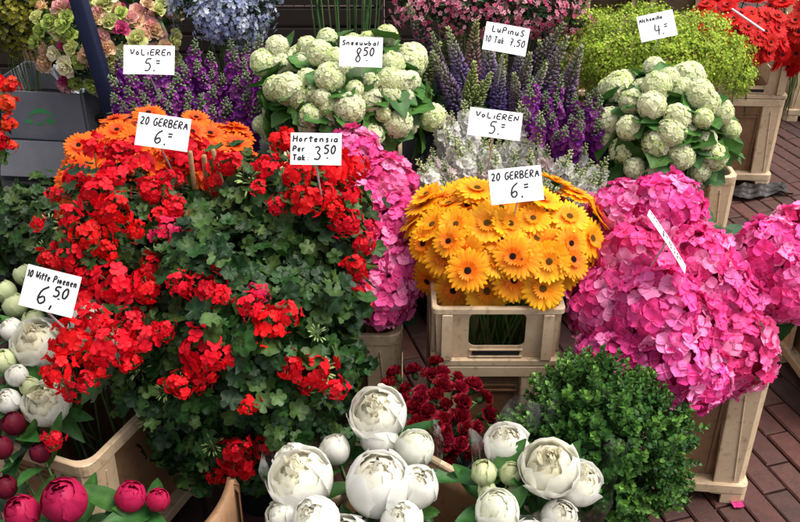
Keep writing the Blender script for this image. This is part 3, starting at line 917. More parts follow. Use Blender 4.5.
def gerberas(spots, e, meshes, foot, fmt, rows, group, r, scale=1, face=.25, rot=0, odd=None, up=.25):
    items = []
    for s in spots:
        u, v = s[0], s[1]
        p, n = e.hit(u, v)
        p = p + n * r.uniform(-.022, .02)
        tc = (CAM - p).normalized()
        ax = (n + tc * face + Vector((0, 0, up)) + Vector((r.uniform(-1, 1), r.uniform(-1, 1), r.uniform(-.6, .8))) * .38).normalized()
        if len(s) > 2: ax = (tc + Vector((0, -.05, -.02))).normalized()
        m = r.choice(odd if odd and r.random() < (.85 if v < 228 else .2) else meshes)
        items.append(put_flower('gerbera', 'gerbera', group, p, ax, (('petals', m[0]), ('eye', m[1])), foot_in(foot[0], foot[1], r, rot), scale * r.uniform(.82, 1.12), r=r, stem_r=.003, stem_col=(.09, .17, .04), back=.004))
    label_rows(items, fmt, rows)
    return items

eG = Ell(503, 245, .60, 92, 62, .17)
spots = rowlist([(188, 428, 560), (204, 418, 572), (222, 412, 588), (240, 420, 592), (258, 418, 596)], 27, 6, 5, rg)
spots += [(452, 293, 1), (486, 297, 1), (428, 281), (514, 281), (540, 284), (563, 272, 1), (594, 270), (470, 268, 1), (443, 256), (512, 256, 1), (550, 246)]
gerberas(spots, eG, GY, (gx, gy), 'yellow-orange gerbera over beige collar, %s', 6, 'yellow-orange gerberas', rg, odd=GYY)
for k, (p, n) in enumerate(scatter_back(eG, 12, rg)):
    t, _ = put_flower('gerbera', 'gerbera', 'yellow-orange gerberas', p, n + Vector((0, 0, .3)), (('petals', GY[0][0]), ('eye', GY[0][1])), foot_in(gx, gy, rg), 1, r=rg, stem_r=.003)
    t['label'] = 'yellow-orange gerbera on the far side of the bunch, facing away'

# ---- orange gerberas behind the geraniums, left
ro = random.Random(22)
eO = Ell(152, 172, .68, 104, 54, .17)
ox, oy = eO.c.x, eO.c.y + .02
bucket(ox, oy, 0, 'crate hidden behind the geraniums holding the orange gerberas')
spots = rowlist([(124, 112, 232), (135, 98, 242), (148, 84, 248), (162, 70, 250), (177, 64, 128), (194, 62, 108), (212, 64, 92), (227, 66, 80)], 19, 4, 3, ro) + [(225, 190), (180, 180), (205, 176)]
gerberas(spots, eO, GO, (ox, oy), 'orange gerbera behind the red geraniums, %s', 5, 'orange gerberas', ro)

# ---- orange-red and deep red gerberas, back right
rr_ = random.Random(23)
eR = Ell(738, 34, .64, 52, 34, .2)
spots = rowlist([(0, 700, 760), (10, 698, 768), (20, 692, 774), (30, 698, 778), (40, 698, 782), (50, 704, 780), (58, 716, 774)], 14, 4, 3, rr_)
gerberas(spots, eR, GR, (RX, RY), 'orange-red gerbera over the back right crate, %s', 7, 'orange-red gerberas', rr_, scale=.8, rot=rad(-3), odd=GD)
eD = Ell(802, 30, .62, 42, 40, .2)
spots = rowlist([(4, 768, 835), (18, 772, 838), (34, 776, 838), (50, 782, 836), (66, 792, 832)], 19, 4, 3, rr_)
gerberas(spots, eD, GD, (RX + .5, RY + .55), 'deep red gerbera at the right edge, %s', 5, 'deep red gerberas', rr_, rot=rad(-3))

# ---- viburnum
rv = random.Random(31)
VB = [viburnum_mesh(s, c) for s, c in ((1, .5), (2, .9), (3, .25), (4, 1.0))]
def viburnums(spots, e, foot, fmt, rows, group, r, nback=8, zf=.06):
    items = []
    for s in spots:
        u, v = s[0], s[1]; px = s[2] if len(s) > 2 else 16
        p, n = e.hit(u, v); p = p + n * r.uniform(-.035, .015)
        sc = px * depth(p) / F / .050 * r.uniform(.92, 1.06)
        items.append(put_flower('snowball_viburnum', 'viburnum flower', group, p, (n + Vector((0, 0, .5))), (('flower_head', r.choice(VB)),), foot_in(foot[0], foot[1], r, z=zf), sc, VIB_LEAF, 6, 1.35, r, .003, (.12, .12, .05), back=.012, f0=.90))
    label_rows(items, fmt, rows)
    for p, n in scatter_back(e, nback, r):
        t, _ = put_flower('snowball_viburnum', 'viburnum flower', group, p, n, (('flower_head', r.choice(VB)),), foot_in(foot[0], foot[1], r, z=zf), 1.1, VIB_LEAF, 2, 1, r, .003, (.12, .12, .05), back=.03)
        t['label'] = 'snowball head on the far side of ' + ('the centre viburnum bunch' if foot[0] < .5 else 'the right viburnum bunch')
eV = Ell(350, 96, .74, 84, 54, .2)
sp = [(352, 33, 14), (369, 35, 13), (386, 39, 13), (279, 50, 14), (297, 55, 12), (308, 48, 13), (328, 43, 12), (267, 66, 16), (290, 90, 18), (274, 88, 15), (295, 97, 17), (303, 75, 14),
      (320, 55, 15), (334, 56, 14), (395, 58, 15), (412, 57, 16), (405, 78, 13), (331, 80, 17), (313, 92, 12), (346, 62, 12), (323, 98, 10), (339, 97, 10), (355, 90, 10), (372, 79, 12), (391, 78, 15), (393, 92, 15),
      (373, 98, 15), (350, 108, 17), (329, 106, 13), (312, 115, 13), (331, 123, 14), (263, 116, 11), (276, 127, 14), (262, 125, 12), (308, 125, 12), (372, 135, 14), (399, 125, 17), (412, 130, 14), (433, 118, 15),
      (417, 75, 12), (412, 95, 10), (385, 115, 10), (290, 135, 12), (345, 138, 12), (420, 62, 11)]
bx, by = eV.c.x, eV.c.y + .03
bucket(bx, by, 0, 'crate hidden behind the geraniums holding the centre snowball viburnum')
collar(bx, by, 0, 'crate collar below the centre snowball viburnum, hidden by pink hydrangeas')
viburnums(sp, eV, (bx, by), 'cream-green snowball head of the centre bunch, %s', 6, 'snowball viburnum heads of the centre bunch', rv)
eW = Ell(664, 130, .66, 64, 56, .18)
sp = [(654, 70, 13), (668, 80, 13), (640, 80, 14), (685, 82, 14), (625, 82, 13), (610, 90, 12), (657, 90, 17), (632, 101, 14), (652, 107, 17), (697, 97, 17), (706, 104, 15), (678, 117, 15), (606, 120, 15), (630, 128, 15),
      (604, 139, 11), (619, 153, 15), (656, 145, 17), (672, 132, 16), (681, 157, 16), (637, 165, 13), (711, 141, 13), (715, 158, 17), (722, 112, 15), (728, 104, 12), (606, 180, 15), (658, 172, 15), (690, 130, 12), (700, 120, 12), (730, 130, 11), (700, 172, 13), (675, 178, 12)]
viburnums(sp, eW, (vx, vy), 'cream-green snowball head of the right bunch, %s', 5, 'snowball viburnum heads of the right bunch', rv)

# ---- hydrangeas
rh = random.Random(41)
HY = [hydrangea_mesh(s) for s in (1, 2, 3)]
HYL = [hydrangea_mesh(s, cols=((.84, .09, .34), (.78, .055, .27), (.87, .17, .44), (.88, .28, .52))) for s in (5, 6)]
HYL_LEAVES = HYD_LEAF
def hydr(spec, foot, group, rot=0, meshes=HY, w=.09, d=.13):
    for s in spec:
        u, v, Z, px, lab = s[:5]
        p = P(u, v, Z); sc = px * depth(p) / F / .102
        ctr = Vector((foot[0], foot[1], .42)); n = (p - ctr).normalized()
        p = p + FWD * (px * depth(p) / F) * .25
        t, _ = put_flower('hydrangea', 'hydrangea', group, p, (n + Vector((0, -.25, .35))), (('flower_head', rh.choice(meshes)),), foot_in(foot[0], foot[1], rh, rot, w, d), sc, HYL_LEAVES, 2, 1, rh, .004, (.07, .12, .03), back=.05)
        t['label'] = lab
hydr([(668, 213, .68, 46, 'pink hydrangea head highest at the back of the right bunch'),
      (628, 222, .64, 46, 'pink hydrangea head at upper left beside the yellow gerberas'),
      (600, 248, .58, 36, 'small pink hydrangea head touching the yellow gerberas'),
      (640, 262, .60, 48, 'pink hydrangea head left of the tilted price card'),
      (698, 262, .60, 44, 'pink hydrangea head right below the tilted price card'),
      (612, 308, .52, 48, 'pink hydrangea head at the left flank of the right bunch'),
      (662, 315, .55, 54, 'large pink hydrangea head in the middle of the right bunch'),
      (722, 302, .52, 48, 'pink hydrangea head at the right flank, upper of two'),
      (618, 362, .44, 46, 'pink hydrangea head at lower left above the boxwood'),
      (672, 366, .46, 52, 'pink hydrangea head at bottom centre above the crate'),
      (735, 352, .44, 50, 'pink hydrangea head at the lower right corner of the bunch'),
      (700, 378, .42, 38, 'pink hydrangea head lowest over the cream corner post'),
      (648, 385, .42, 30, 'small pink hydrangea head lowest above the boxwood'),
      (690, 330, .50, 46, 'pink hydrangea head tucked between the two large lower ones')], (hx, hy), 'pink hydrangeas of the right bunch', HR)
hydr([(775, 258, .56, 46, 'pink hydrangea head at the right edge over the paving'),
      (800, 285, .52, 44, 'pink hydrangea head cut by the right edge, lower one'),
      (812, 240, .58, 44, 'pink hydrangea head outermost at the right edge'),
      (768, 292, .48, 30, 'small pink hydrangea head lowest at the right edge')], (ex, ey), 'pink hydrangeas at the right edge', rad(8))
hydr([(352, 160, .68, 37, 'lilac-pink hydrangea head below the snowball viburnum, half behind its price card'),
      (384, 188, .64, 38, 'lilac-pink hydrangea head upper right of the centre bunch'),
      (362, 205, .62, 36, 'lilac-pink hydrangea head beside the red geranium, upper one'),
      (394, 228, .58, 40, 'lilac-pink hydrangea head touching the yellow gerberas, upper one'),
      (372, 252, .55, 38, 'lilac-pink hydrangea head in the middle of the centre bunch'),
      (396, 270, .52, 38, 'lilac-pink hydrangea head touching the yellow gerberas, lower one'),
      (382, 294, .48, 38, 'lilac-pink hydrangea head lowest of the centre bunch'),
      (352, 282, .50, 32, 'lilac-pink hydrangea head half hidden by the red geranium'),
      (330, 172, .66, 30, 'lilac-pink hydrangea head behind the per-stem price card')], (cx_, cy_), 'lilac-pink hydrangeas of the centre bunch', 0, HYL, .08, .1)

for i, (u, v, Z) in enumerate(((702, 232, .60), (716, 240, .58), (728, 236, .56), (708, 250, .58))):
    p = P(u, v, Z)
    t, _ = put_flower('hydrangea_leaf_shoot', 'leaf shoot', 'leafy hydrangea shoots', p, (.3, -.1, 1), (), foot_in(hx, hy, rh, HR), 1, HYL_LEAVES, 10, .62, rh, .004, (.06, .11, .03), f0=.88)
    t['label'] = 'flowerless dark green hydrangea shoot between the right bunch and right edge heads, ' + ('leftmost', 'second from left', 'rightmost', 'lowest')[i]

# ---- stocks
rs = random.Random(51)
PUR = ((.28, .03, .29), (.36, .05, .38), (.19, .018, .25), (.48, .12, .46), (.24, .03, .34))
WHI = ((.90, .90, .86), (.90, .88, .86), (.86, .88, .78))
PIW = ((.80, .66, .66), (.82, .76, .74))
SP = [stock_mesh(s, h, PUR) for s, h in ((1, .17), (2, .19), (3, .15))]
SW = [stock_mesh(s, h, WHI, (.34, .38, .17), 30, .60, 1.75) for s, h in ((4, .17), (5, .15))]
SQ = [stock_mesh(s, .15, PIW, (.30, .36, .18), 28, .60, 1.7) for s in (6,)]
def stocks(spots, Ztop, meshes, foot, fmt, rows, group, r, dz=.0, lean=.25, fs=1.0, vref=None):
    items = []
    for s in spots:
        u, v = s[0], s[1]
        Z = Ztop - dz * ((v - spots[0][1]) / 50.0) + r.uniform(-.015, .015)
        tip = P(u, v, Z)
        ax = Vector(((tip.x - foot[0]) * 1.2, (tip.y - foot[1]) * 1.0 - .05, 1)); ax = (ax.normalized() * 1 + Vector((r.uniform(-1, 1), r.uniform(-1, 1), 0)) * .17).normalized()
        m = r.choice(meshes); H = .17 * fs
        base = tip - ax * H
        f = Vector((foot[0] + (base.x - foot[0]) * .45, foot[1] + (base.y - foot[1]) * .45, .06))
        t, _ = put_flower('stock_flower', 'stock flower', group, base, ax, (('blossoms', m[0]), ('buds', m[1])), f, fs * r.uniform(.82, 1.15), STOCK_LEAF, 4, 1, r, .003, (.10, .15, .07), back=.0)
        items.append((t, tip))
    label_rows(items, fmt, rows)
spots = rowlist([(48, 182, 258), (60, 120, 262), (76, 112, 264), (92, 110, 262), (106, 122, 258)], 15, 4, 4, rs)
ePx = P(186, 95, .62)
stocks(spots, .80, SP, (ePx.x, ePx.y + .05), 'purple stock spike of the left bunch, %s', 5, 'purple stocks of the left bunch', rs, .08)
for dx in (-.16, .16):
    bucket(ePx.x + dx, ePx.y + .1, 0, 'crate under the purple stocks of the left bunch, ' + ('left one' if dx < 0 else 'right one'))
spots = rowlist([(84, 532, 594), (96, 530, 602), (110, 526, 598), (124, 540, 596)], 15, 4, 3, rs)
ePy = P(566, 125, .58)
stocks(spots, .76, SP, (ePy.x, ePy.y + .03), 'magenta-purple stock spike of the right bunch, %s', 4, 'purple stocks of the right bunch', rs, .05)
black_bucket(ePy.x, ePy.y + .05, .09, .12, .38, 'black bucket under the right purple stocks')
spots = [(440, 100), (452, 106), (463, 98), (436, 118), (430, 138), (447, 128), (520, 112), (528, 130), (455, 134), (470, 131), (484, 131), (500, 126), (508, 128), (540, 118), (548, 142), (562, 120), (575, 128), (560, 150), (440, 150), (428, 158), (588, 140),
         (460, 150), (478, 152), (497, 150), (515, 150), (530, 152), (545, 165), (580, 152), (592, 160), (572, 168), (450, 168), (470, 170), (560, 178), (590, 178), (436, 172), (420, 165), (545, 182), (575, 184), (605, 172), (486, 172), (530, 172), (444, 184), (600, 188), (585, 165), (598, 172), (568, 158), (556, 172), (590, 186), (606, 160), (612, 184), (465, 140), (490, 144), (540, 134)]
ew = P(505, 165, .52)
stocks(spots, .72, SW + SW + SQ, (ew.x, ew.y), 'white stock spike behind the yellow gerberas, %s', 4, 'white stocks', rs, .07)
for dx in (-.17, .15):
    black_bucket(ew.x + dx, ew.y + .02, .09, .11, .36, 'black bucket under the white stocks, ' + ('left one' if dx < 0 else 'right one'))

# ---- lupins
rl = random.Random(61)
LP = [lupin_mesh(1, .20, (.16, .09, .40), (.26, .18, .36), (.40, .44, .18)), lupin_mesh(2, .18, (.50, .18, .34), (.50, .30, .30), (.46, .50, .18)), lupin_mesh(3, .19, (.14, .09, .26), (.22, .15, .22), (.34, .36, .20)),
      lupin_mesh(4, .15, (.20, .22, .12), (.30, .36, .12), (.40, .46, .18))]
PALM = [palm_leaf_mesh()]
lup = [(419, 18, 2, 'slim dark lupin spike, leftmost, against the snowball viburnum'), (438, 60, 2, 'dark lupin spike leaning left above the white stocks'), (458, 8, 3, 'tall green-tipped lupin spike below the pink waxflowers'),
       (446, 34, 3, 'green lupin spike leaning right beside the tall one'), (466, 32, 1, 'pinkish lupin spike in the middle of the lupins'), (477, 20, 3, 'green lupin tip just left of the lupin price card'),
       (452, 45, 0, 'violet lupin spike between the green-tipped ones'), (476, 60, 3, 'pale green lupin tip standing over the white stocks'), (494, 66, 3, 'pale green lupin leaning right under its price card'),
       (508, 32, 3, 'lupin tip overlapping the bottom of its price card'), (490, 52, 0, 'violet lupin spike below the left of its price card'), (520, 45, 0, 'blue-violet lupin spike below the price card, right of centre'),
       (500, 60, 0, 'blue-violet lupin spike under the middle of the card'), (530, 62, 2, 'dark lupin spike right of the price card, front one'), (540, 34, 3, 'green-tipped lupin spike right of the card'), (553, 21, 2, 'tall brownish lupin spike against the lime green flowers'),
       (548, 38, 2, 'brownish lupin spike in front of the tallest right one'), (562, 50, 2, 'brownish lupin spike touching the lime green flowers'), (571, 62, 2, 'short brownish lupin spike, rightmost'), (545, 70, 0, 'short violet lupin spike above the purple stocks'),
       (515, 74, 2, 'short dark lupin spike above the white stocks, right'), (430, 40, 2, 'dark lupin spike second from the left')]
el = P(495, 85, .60)
black_bucket(el.x - .14, el.y + .1, .09, .12, .42, 'black bucket under the left lupins'); black_bucket(el.x + .15, el.y + .1, .09, .12, .42, 'black bucket under the right lupins')
for u, v, k, lab in lup:
    tip = P(u, v, .86 - (v - 20) * .0016); ax = Vector(((u - 495) / 350 + rl.uniform(-.28, .28), rl.uniform(-.3, .1), 1)).normalized()
    if 'leaning right' in lab: ax = Vector((.45, 0, 1)).normalized()
    if 'leaning left' in lab: ax = Vector((-.45, 0, 1)).normalized()
    base = tip - ax * .18
    t, _ = put_flower('lupin', 'lupin', 'lupins', base, ax, (('blossoms', LP[k]),), Vector((el.x + (base.x - el.x) * .6, el.y + .1, .06)), rl.uniform(.95, 1.3), PALM, 4, .95, rl, .0035, (.10, .15, .06))
    t['label'] = lab

# ---- lime green lady's mantle
ra = random.Random(71)
LIM = ((.36, .50, .035), (.44, .56, .06), (.26, .40, .03), (.50, .58, .10))
AL = [spray_mesh(s, .055, 230, .0085, LIM, 8, npet=5, stemcol=(.16, .26, .04)) for s in (1, 2, 3)]
def sprays(spots, e, meshes, foot, name, cat, fmt, rows, group, r, sc=1, up=.6, w=.12, d=.12, leaves=None, nleaf=0):
    items = []
    for u, v in spots:
        p, n = e.hit(u, v, .02)
        p = p + n * r.uniform(-.025, .01)
        m = r.choice(meshes)
        items.append(put_flower(name, cat, group, p, (n + Vector((0, 0, up))), (('florets', m[0]), ('twigs', m[1])), foot_in(foot[0], foot[1], r, 0, w, d), sc * r.uniform(.9, 1.12), leaves, nleaf, 1, r, .002, (.10, .18, .04), back=.05))
    label_rows(items, fmt, rows)
eA = Ell(652, 56, .74, 92, 44, .2)
spots = rowlist([(18, 588, 690), (28, 572, 718), (40, 566, 730), (52, 566, 738), (64, 568, 740), (76, 572, 742), (86, 576, 742)], 17, 4, 2, ra)
sprays(spots, eA, AL, (eA.c.x, eA.c.y + .03), 'ladys_mantle', "lady's mantle", "frothy lime green lady's mantle sprig, %s", 7, "lime green lady's mantle sprigs", ra)
for dx in (-.16, .15):
    bucket(eA.c.x + dx, eA.c.y + .05, 0, "crate hidden under the lime green lady's mantle, " + ('left one' if dx < 0 else 'right one'))

# ---- pink waxflowers
WX = [spray_mesh(s, .06, 46, .017, ((.70, .22, .32), (.78, .38, .45), (.52, .08, .17)), 7, (.03, .06, .02), 5, .7, (.05, .07, .03), 70, (.25, .04, .06)) for s in (1, 2, 3)]
eX = Ell(490, 2, .88, 96, 30, .2)
spots = rowlist([(-14, 410, 580), (-4, 404, 586), (8, 408, 580), (18, 418, 570)], 17, 6, 4, ra)
sprays(spots, eX, WX, (eX.c.x, eX.c.y + .05), 'waxflower', 'waxflower', 'pink waxflower sprig behind the lupins, %s', 4, 'pink waxflower sprigs', ra)
for dx in (-.18, 0, .18): black_bucket(eX.c.x + dx * 1.1, eX.c.y + .08, .09, .115, .45, 'black bucket under the pink waxflowers, ' + ('left one' if dx < 0 else 'middle one' if dx == 0 else 'right one'))

# ---- blue flowers, dull yellow flowers
BL = [spray_mesh(s, .055, 70, .018, ((.34, .38, .58), (.44, .47, .62), (.22, .26, .42), (.5, .54, .6)), 7, (.03, .07, .03), 5, .8, (.06, .1, .04), 50) for s in (4, 5)]
eB = Ell(222, 4, .86, 46, 34, .16)
spots = rowlist([(-14, 182, 264), (-2, 178, 266), (10, 184, 262), (22, 204, 254), (32, 220, 248)], 18, 5, 3, ra)
sprays(spots, eB, BL, (eB.c.x, eB.c.y + .02), 'blue_spray_flower', 'blue flower', 'pale blue spray above the left purple stocks, %s', 5, 'pale blue flower sprays', ra, w=.07, d=.07)
black_bucket(eB.c.x, eB.c.y + .02, .10, .125, .5, 'black bucket under the pale blue flowers')
YL = [spray_mesh(s, .06, 80, .017, ((.20, .19, .02), (.28, .26, .03), (.12, .12, .03)), 7, (.03, .05, .015), 5, .9, (.05, .07, .02), 60) for s in (6, 7)]
eY = Ell(16, 6, .84, 36, 48, .15)
spots = rowlist([(-10, -6, 44), (4, -8, 46), (18, -6, 44), (32, -4, 40), (44, -2, 34)], 17, 5, 4, ra)
sprays(spots, eY, YL, (eY.c.x, eY.c.y), 'yellow_spray_flower', 'yellow flower', 'dull yellow-green spray in the top left corner, %s', 5, 'dull yellow sprays', ra, w=.07, d=.07)
black_bucket(eY.c.x, eY.c.y, .10, .125, .5, 'black bucket in the top left corner under dull yellow flowers')

# ---- pastel blooms top left
rp = random.Random(81)
PB = [rosette_mesh(1, .030, (.80, .80, .36), (.60, .70, .20), 20), rosette_mesh(2, .032, (.84, .42, .46), (.80, .70, .36), 20), rosette_mesh(3, .026, (.70, .10, .28), (.50, .08, .18), 18), rosette_mesh(4, .032, (.88, .80, .64), (.70, .74, .3), 20), rosette_mesh(5, .028, (.56, .68, .18), (.45, .58, .14), 18),
      rosette_mesh(6, .030, (.85, .55, .38), (.8, .7, .3), 20)]
PN = ['creamy yellow', 'salmon pink', 'magenta', 'pale cream', 'lime', 'apricot']
eP = Ell(104, 34, .76, 70, 52, .2)
spots = rowlist([(-8, 50, 165), (6, 42, 172), (20, 40, 174), (34, 38, 172), (48, 42, 170), (62, 46, 160), (76, 62, 150)], 17, 5, 4, rp)
its = []
for u, v in spots + [(u + rp.uniform(-9, 9), v + rp.uniform(-8, 8)) for u, v in spots]:
    p, n = eP.hit(u, v); p = p + n * rp.uniform(-.035, .025); k = rp.choice([0, 0, 0, 1, 1, 2, 3, 4, 4, 5, 5])
    if u > 135: k = rp.choice([5, 1, 0, 5])
    t, q = put_flower('pastel_bloom', 'pastel flower', 'pastel blooms top left', p, n + Vector((rp.uniform(-.3, .3), -.2, .4)), (('petals', PB[k]),), foot_in(eP.c.x, eP.c.y, rp, 0, .1, .06), rp.uniform(.85, 1.35), STOCK_LEAF, 2, .8, rp, .003, back=.015)
    its.append((t, q, k))
for (t, q, k) in its: pass
label_rows([(t, q) for t, q, k in its], '%s', 7)
for t, q, k in its: t['label'] = PN[k] + ' ruffled bloom around the navy pole, ' + t['label']
black_bucket(eP.c.x - .11, eP.c.y + .02, .10, .125, .5, 'black bucket under the pastel blooms, left one')
black_bucket(eP.c.x + .15, eP.c.y + .04, .10, .125, .5, 'black bucket under the pastel blooms, right one')

# ---- dark red ruffled flowers
rd = random.Random(91)
DR = [rosette_mesh(s, .03, (.22, .004, .012), (.12, .003, .008)) for s in (7, 8)] + [rosette_mesh(9, .028, (.32, .008, .03), (.15, .004, .012))]
eDR = Ell(434, 412, .37, 46, 40, .12)
spots = rowlist([(378, 400, 455), (390, 392, 470), (402, 392, 476), (415, 396, 478), (428, 404, 476), (441, 414, 474), (453, 428, 470)], 15, 4, 3, rd) + [(436, 366), (428, 374), (442, 372)]
its = []
for u, v in spots:
    p, n = eDR.hit(u, v); p = p + n * rd.uniform(-.02, .015)
    its.append(put_flower('dark_red_flower', 'red flower', 'dark red ruffled flowers', p, n + Vector((rd.uniform(-.4, .4), -.1, .4)), (('petals', rd.choice(DR)),), foot_in(eDR.c.x, eDR.c.y, rd, 0, .05, .05, .03), rd.uniform(.6, .95), STOCK_LEAF, 2, .6, rd, .002, back=.012))
label_rows(its, 'dark red ruffled bloom below the beige crate, %s', 7)
black_bucket(eDR.c.x, eDR.c.y + .0, .085, .10, .27, 'black bucket under the dark red flowers between the peonies and crate')

# ---- peonies
PWO = [peony_mesh(1, .055, .95, (.88, .87, .80), (.86, .78, .46), (5, 6, 6, 7)), peony_mesh(2, .055, .8, (.88, .87, .81), (.86, .80, .52), (5, 6, 6, 7)), peony_mesh(11, .055, .7, (.88, .87, .81), (.86, .80, .52), (5, 6, 6, 7))]
PWH = [peony_mesh(3, .05, .35, (.88, .87, .81), (.87, .82, .62), (4, 5, 5, 6)), peony_mesh(4, .05, .5, (.88, .87, .81), (.86, .80, .58), (5, 5, 6, 6)), peony_mesh(12, .05, .42, (.88, .87, .82), (.86, .80, .6), (4, 5, 6, 6))]
PWB = [peony_mesh(5, .04, .0, (.87, .87, .78), (.8, .8, .6), (4, 5, 5), .15), peony_mesh(6, .04, .08, (.84, .83, .77), (.8, .8, .65), (4, 5, 5), .05)]
PGB = [peony_mesh(7, .035, .0, (.72, .76, .48), (.7, .7, .4), (4, 4, 5), .6)]
PPK = [peony_mesh(8, .05, .45, (.52, .018, .085), (.58, .03, .12), (4, 5, 6, 6)), peony_mesh(9, .047, .3, (.50, .015, .08), (.5, .02, .1), (5, 5, 6, 6))]
PDK = [peony_mesh(10, .04, .0, (.14, .006, .022), (.1, .004, .015), (4, 5, 5))]
KIND = {'o': PWO, 'h': PWH, 'b': PWB, 'g': PGB, 'p': PPK, 'd': PDK}
RAD = {'o': .060, 'h': .052, 'b': .041, 'g': .036, 'p': .053, 'd': .043}
rq = random.Random(101)
def peonies(spec, foot, group, rot=0, w=.08, d=.1, zf=.06, tilt=(0, -.22, 1.0)):
    for s in spec:
        u, v, Z, px, k, lab = s[:6]
        p = P(u, v, Z); sc = px * depth(p) / F / RAD[k]
        p = p + FWD * (px * depth(p) / F) * .3
        m = rq.choice(KIND[k]); out = Vector((p.x - foot[0], (p.y - foot[1]), .0)) * 2.2
        ax = s[6] if len(s) > 6 else out + Vector(tilt) + Vector((rq.uniform(-1, 1), rq.uniform(-1, 1), 0)) * .15
        t, _ = put_flower('peony', 'peony', group, p, ax, (('petals', m[0]), ('sepals', m[1])), foot_in(foot[0], foot[1], rq, rot, w, d, zf), sc, PEO_LEAF, 5 if k in 'oh' else 3, .9, rq, .0035, (.08, .14, .04), back=.035 * sc)
        t['label'] = lab
peonies([(378, 416, .50, 31, 'o', 'fully open white peony with yellow heart, topmost of the centre bunch', Vector((-.2, -.35, 1))),
         (380, 441, .46, 19, 'h', 'white peony just below the topmost open one'),
         (335, 450, .44, 15, 'b', 'closed white peony bud left of the open one, above the others'),
         (300, 482, .46, 35, 'o', 'wide white peony at left of the centre bunch', Vector((-.25, -.1, 1))),
         (292, 462, .44, 18, 'h', 'white peony rising behind the wide left one'),
         (378, 487, .48, 35, 'h', 'large egg-shaped white peony in the middle of the centre bunch', Vector((.02, -.15, 1))),
         (415, 450, .48, 19, 'b', 'round white peony bud at upper right of the centre bunch'),
         (417, 489, .47, 22, 'h', 'half-open white peony at the right of the centre bunch', Vector((.2, -.3, 1))),
         (282, 518, .42, 17, 'b', 'white bud at the bottom edge, lower left of the centre bunch'),
         (316, 522, .46, 24, 'h', 'white peony cut by the bottom edge under the wide left one'),
         (402, 524, .44, 22, 'h', 'white peony cut by the bottom edge below the half-open one'),
         (348, 545, .42, 26, 'h', 'white peony mostly below the bottom edge, centre')], (cC.x, cC.y), 'white peonies of the centre bunch', aC)
pr = P(540, 510, .40)
peonies([(508, 449, .46, 23, 'h', 'white peony at upper left of the right bunch'),
         (551, 470, .50, 33, 'o', 'largest open white peony of the right bunch, beside the boxwood', Vector((-.1, -.35, 1))),
         (580, 485, .44, 25, 'o', 'open white peony half behind the largest one, against the boxwood'),
         (498, 513, .47, 22, 'b', 'round white bud cut by the bottom edge, right bunch'),
         (484, 474, .47, 13, 'g', 'cream-green bud leftmost in the right bunch'),
         (511, 475, .46, 12, 'g', 'green bud beside the cream-green one'),
         (488, 492, .44, 10, 'g', 'small green bud under the two upper buds'),
         (515, 494, .43, 11, 'g', 'green bud above the round white bud'),
         (560, 520, .42, 20, 'h', 'white peony low at the bottom edge below the largest one'),
         (530, 545, .42, 24, 'h', 'white peony below the bottom edge, right bunch')], (pr.x, pr.y + .03), 'white peonies of the right bunch', 0, .05, .05)
black_bucket(pr.x, pr.y + .03, .09, .105, .24, 'black bucket under the right white peonies')
peonies([(34, 344, .52, 28, 'o', 'large white peony below the handwritten peony price card'),
         (44, 405, .46, 25, 'o', 'white peony low at left above the red buds'),
         (92, 318, .60, 24, 'h', 'white peony behind the red geranium, right of the price card'),
         (72, 296, .61, 20, 'h', 'white peony at the right edge of the price card'),
         (62, 273, .60, 17, 'h', 'white peony peeping over the top of the price card'),
         (14, 306, .53, 12, 'g', 'green-white bud left of the price card, upper one'),
         (10, 330, .52, 12, 'h', 'small white peony at the left edge below the upper bud'),
         (33, 322, .52, 12, 'g', 'green-white bud between the card and the large peony'),
         (16, 376, .50, 11, 'b', 'round white bud left of the lower white peony'),
         (29, 387, .48, 10, 'g', 'green-white bud touching the lower white peony'),
         (7, 402, .46, 13, 'h', 'white peony at the left edge above the red buds'),
         (3, 362, .50, 12, 'g', 'green-white bud cut by the left edge'),
         (110, 345, .57, 18, 'h', 'white peony hidden under the hanging red geranium blooms'),
         (82, 335, .57, 16, 'h', 'white peony between the large one and the geranium'),
         (4, 292, .53, 11, 'g', 'uppermost green-white bud at the left edge'),
         (24, 275, .55, 11, 'g', 'green-white bud behind the left corner of the card')], (cL.x, cL.y), 'white peonies of the left bunch', aL, .1, .1, .06)
peonies([(12, 424, .44, 12, 'd', 'dark red peony bud at the left edge, upper one'),
         (39, 453, .42, 11, 'd', 'dark red peony bud in front of the crate corner'),
         (0, 448, .42, 12, 'd', 'dark red peony bud cut by the left edge'),
         (62, 503, .44, 25, 'p', 'largest hot pink peony at the bottom left'),
         (129, 498, .42, 17, 'p', 'pink peony bud in front of the brown crate side'),
         (157, 501, .41, 13, 'p', 'small pink peony bud right of the other two'),
         (20, 514, .42, 19, 'p', 'hot pink peony in the bottom left corner'),
         (4, 488, .40, 12, 'd', 'dark red peony bud above the corner pink peony'),
         (100, 540, .40, 18, 'p', 'pink peony below the bottom edge')], (cB.x - .05, cB.y), 'red and pink peonies', aB, .05, .05, .03)
black_bucket(cB.x - .03, cB.y - .02, .075, .085, .26, 'black bucket holding the hot pink peonies, bottom left')

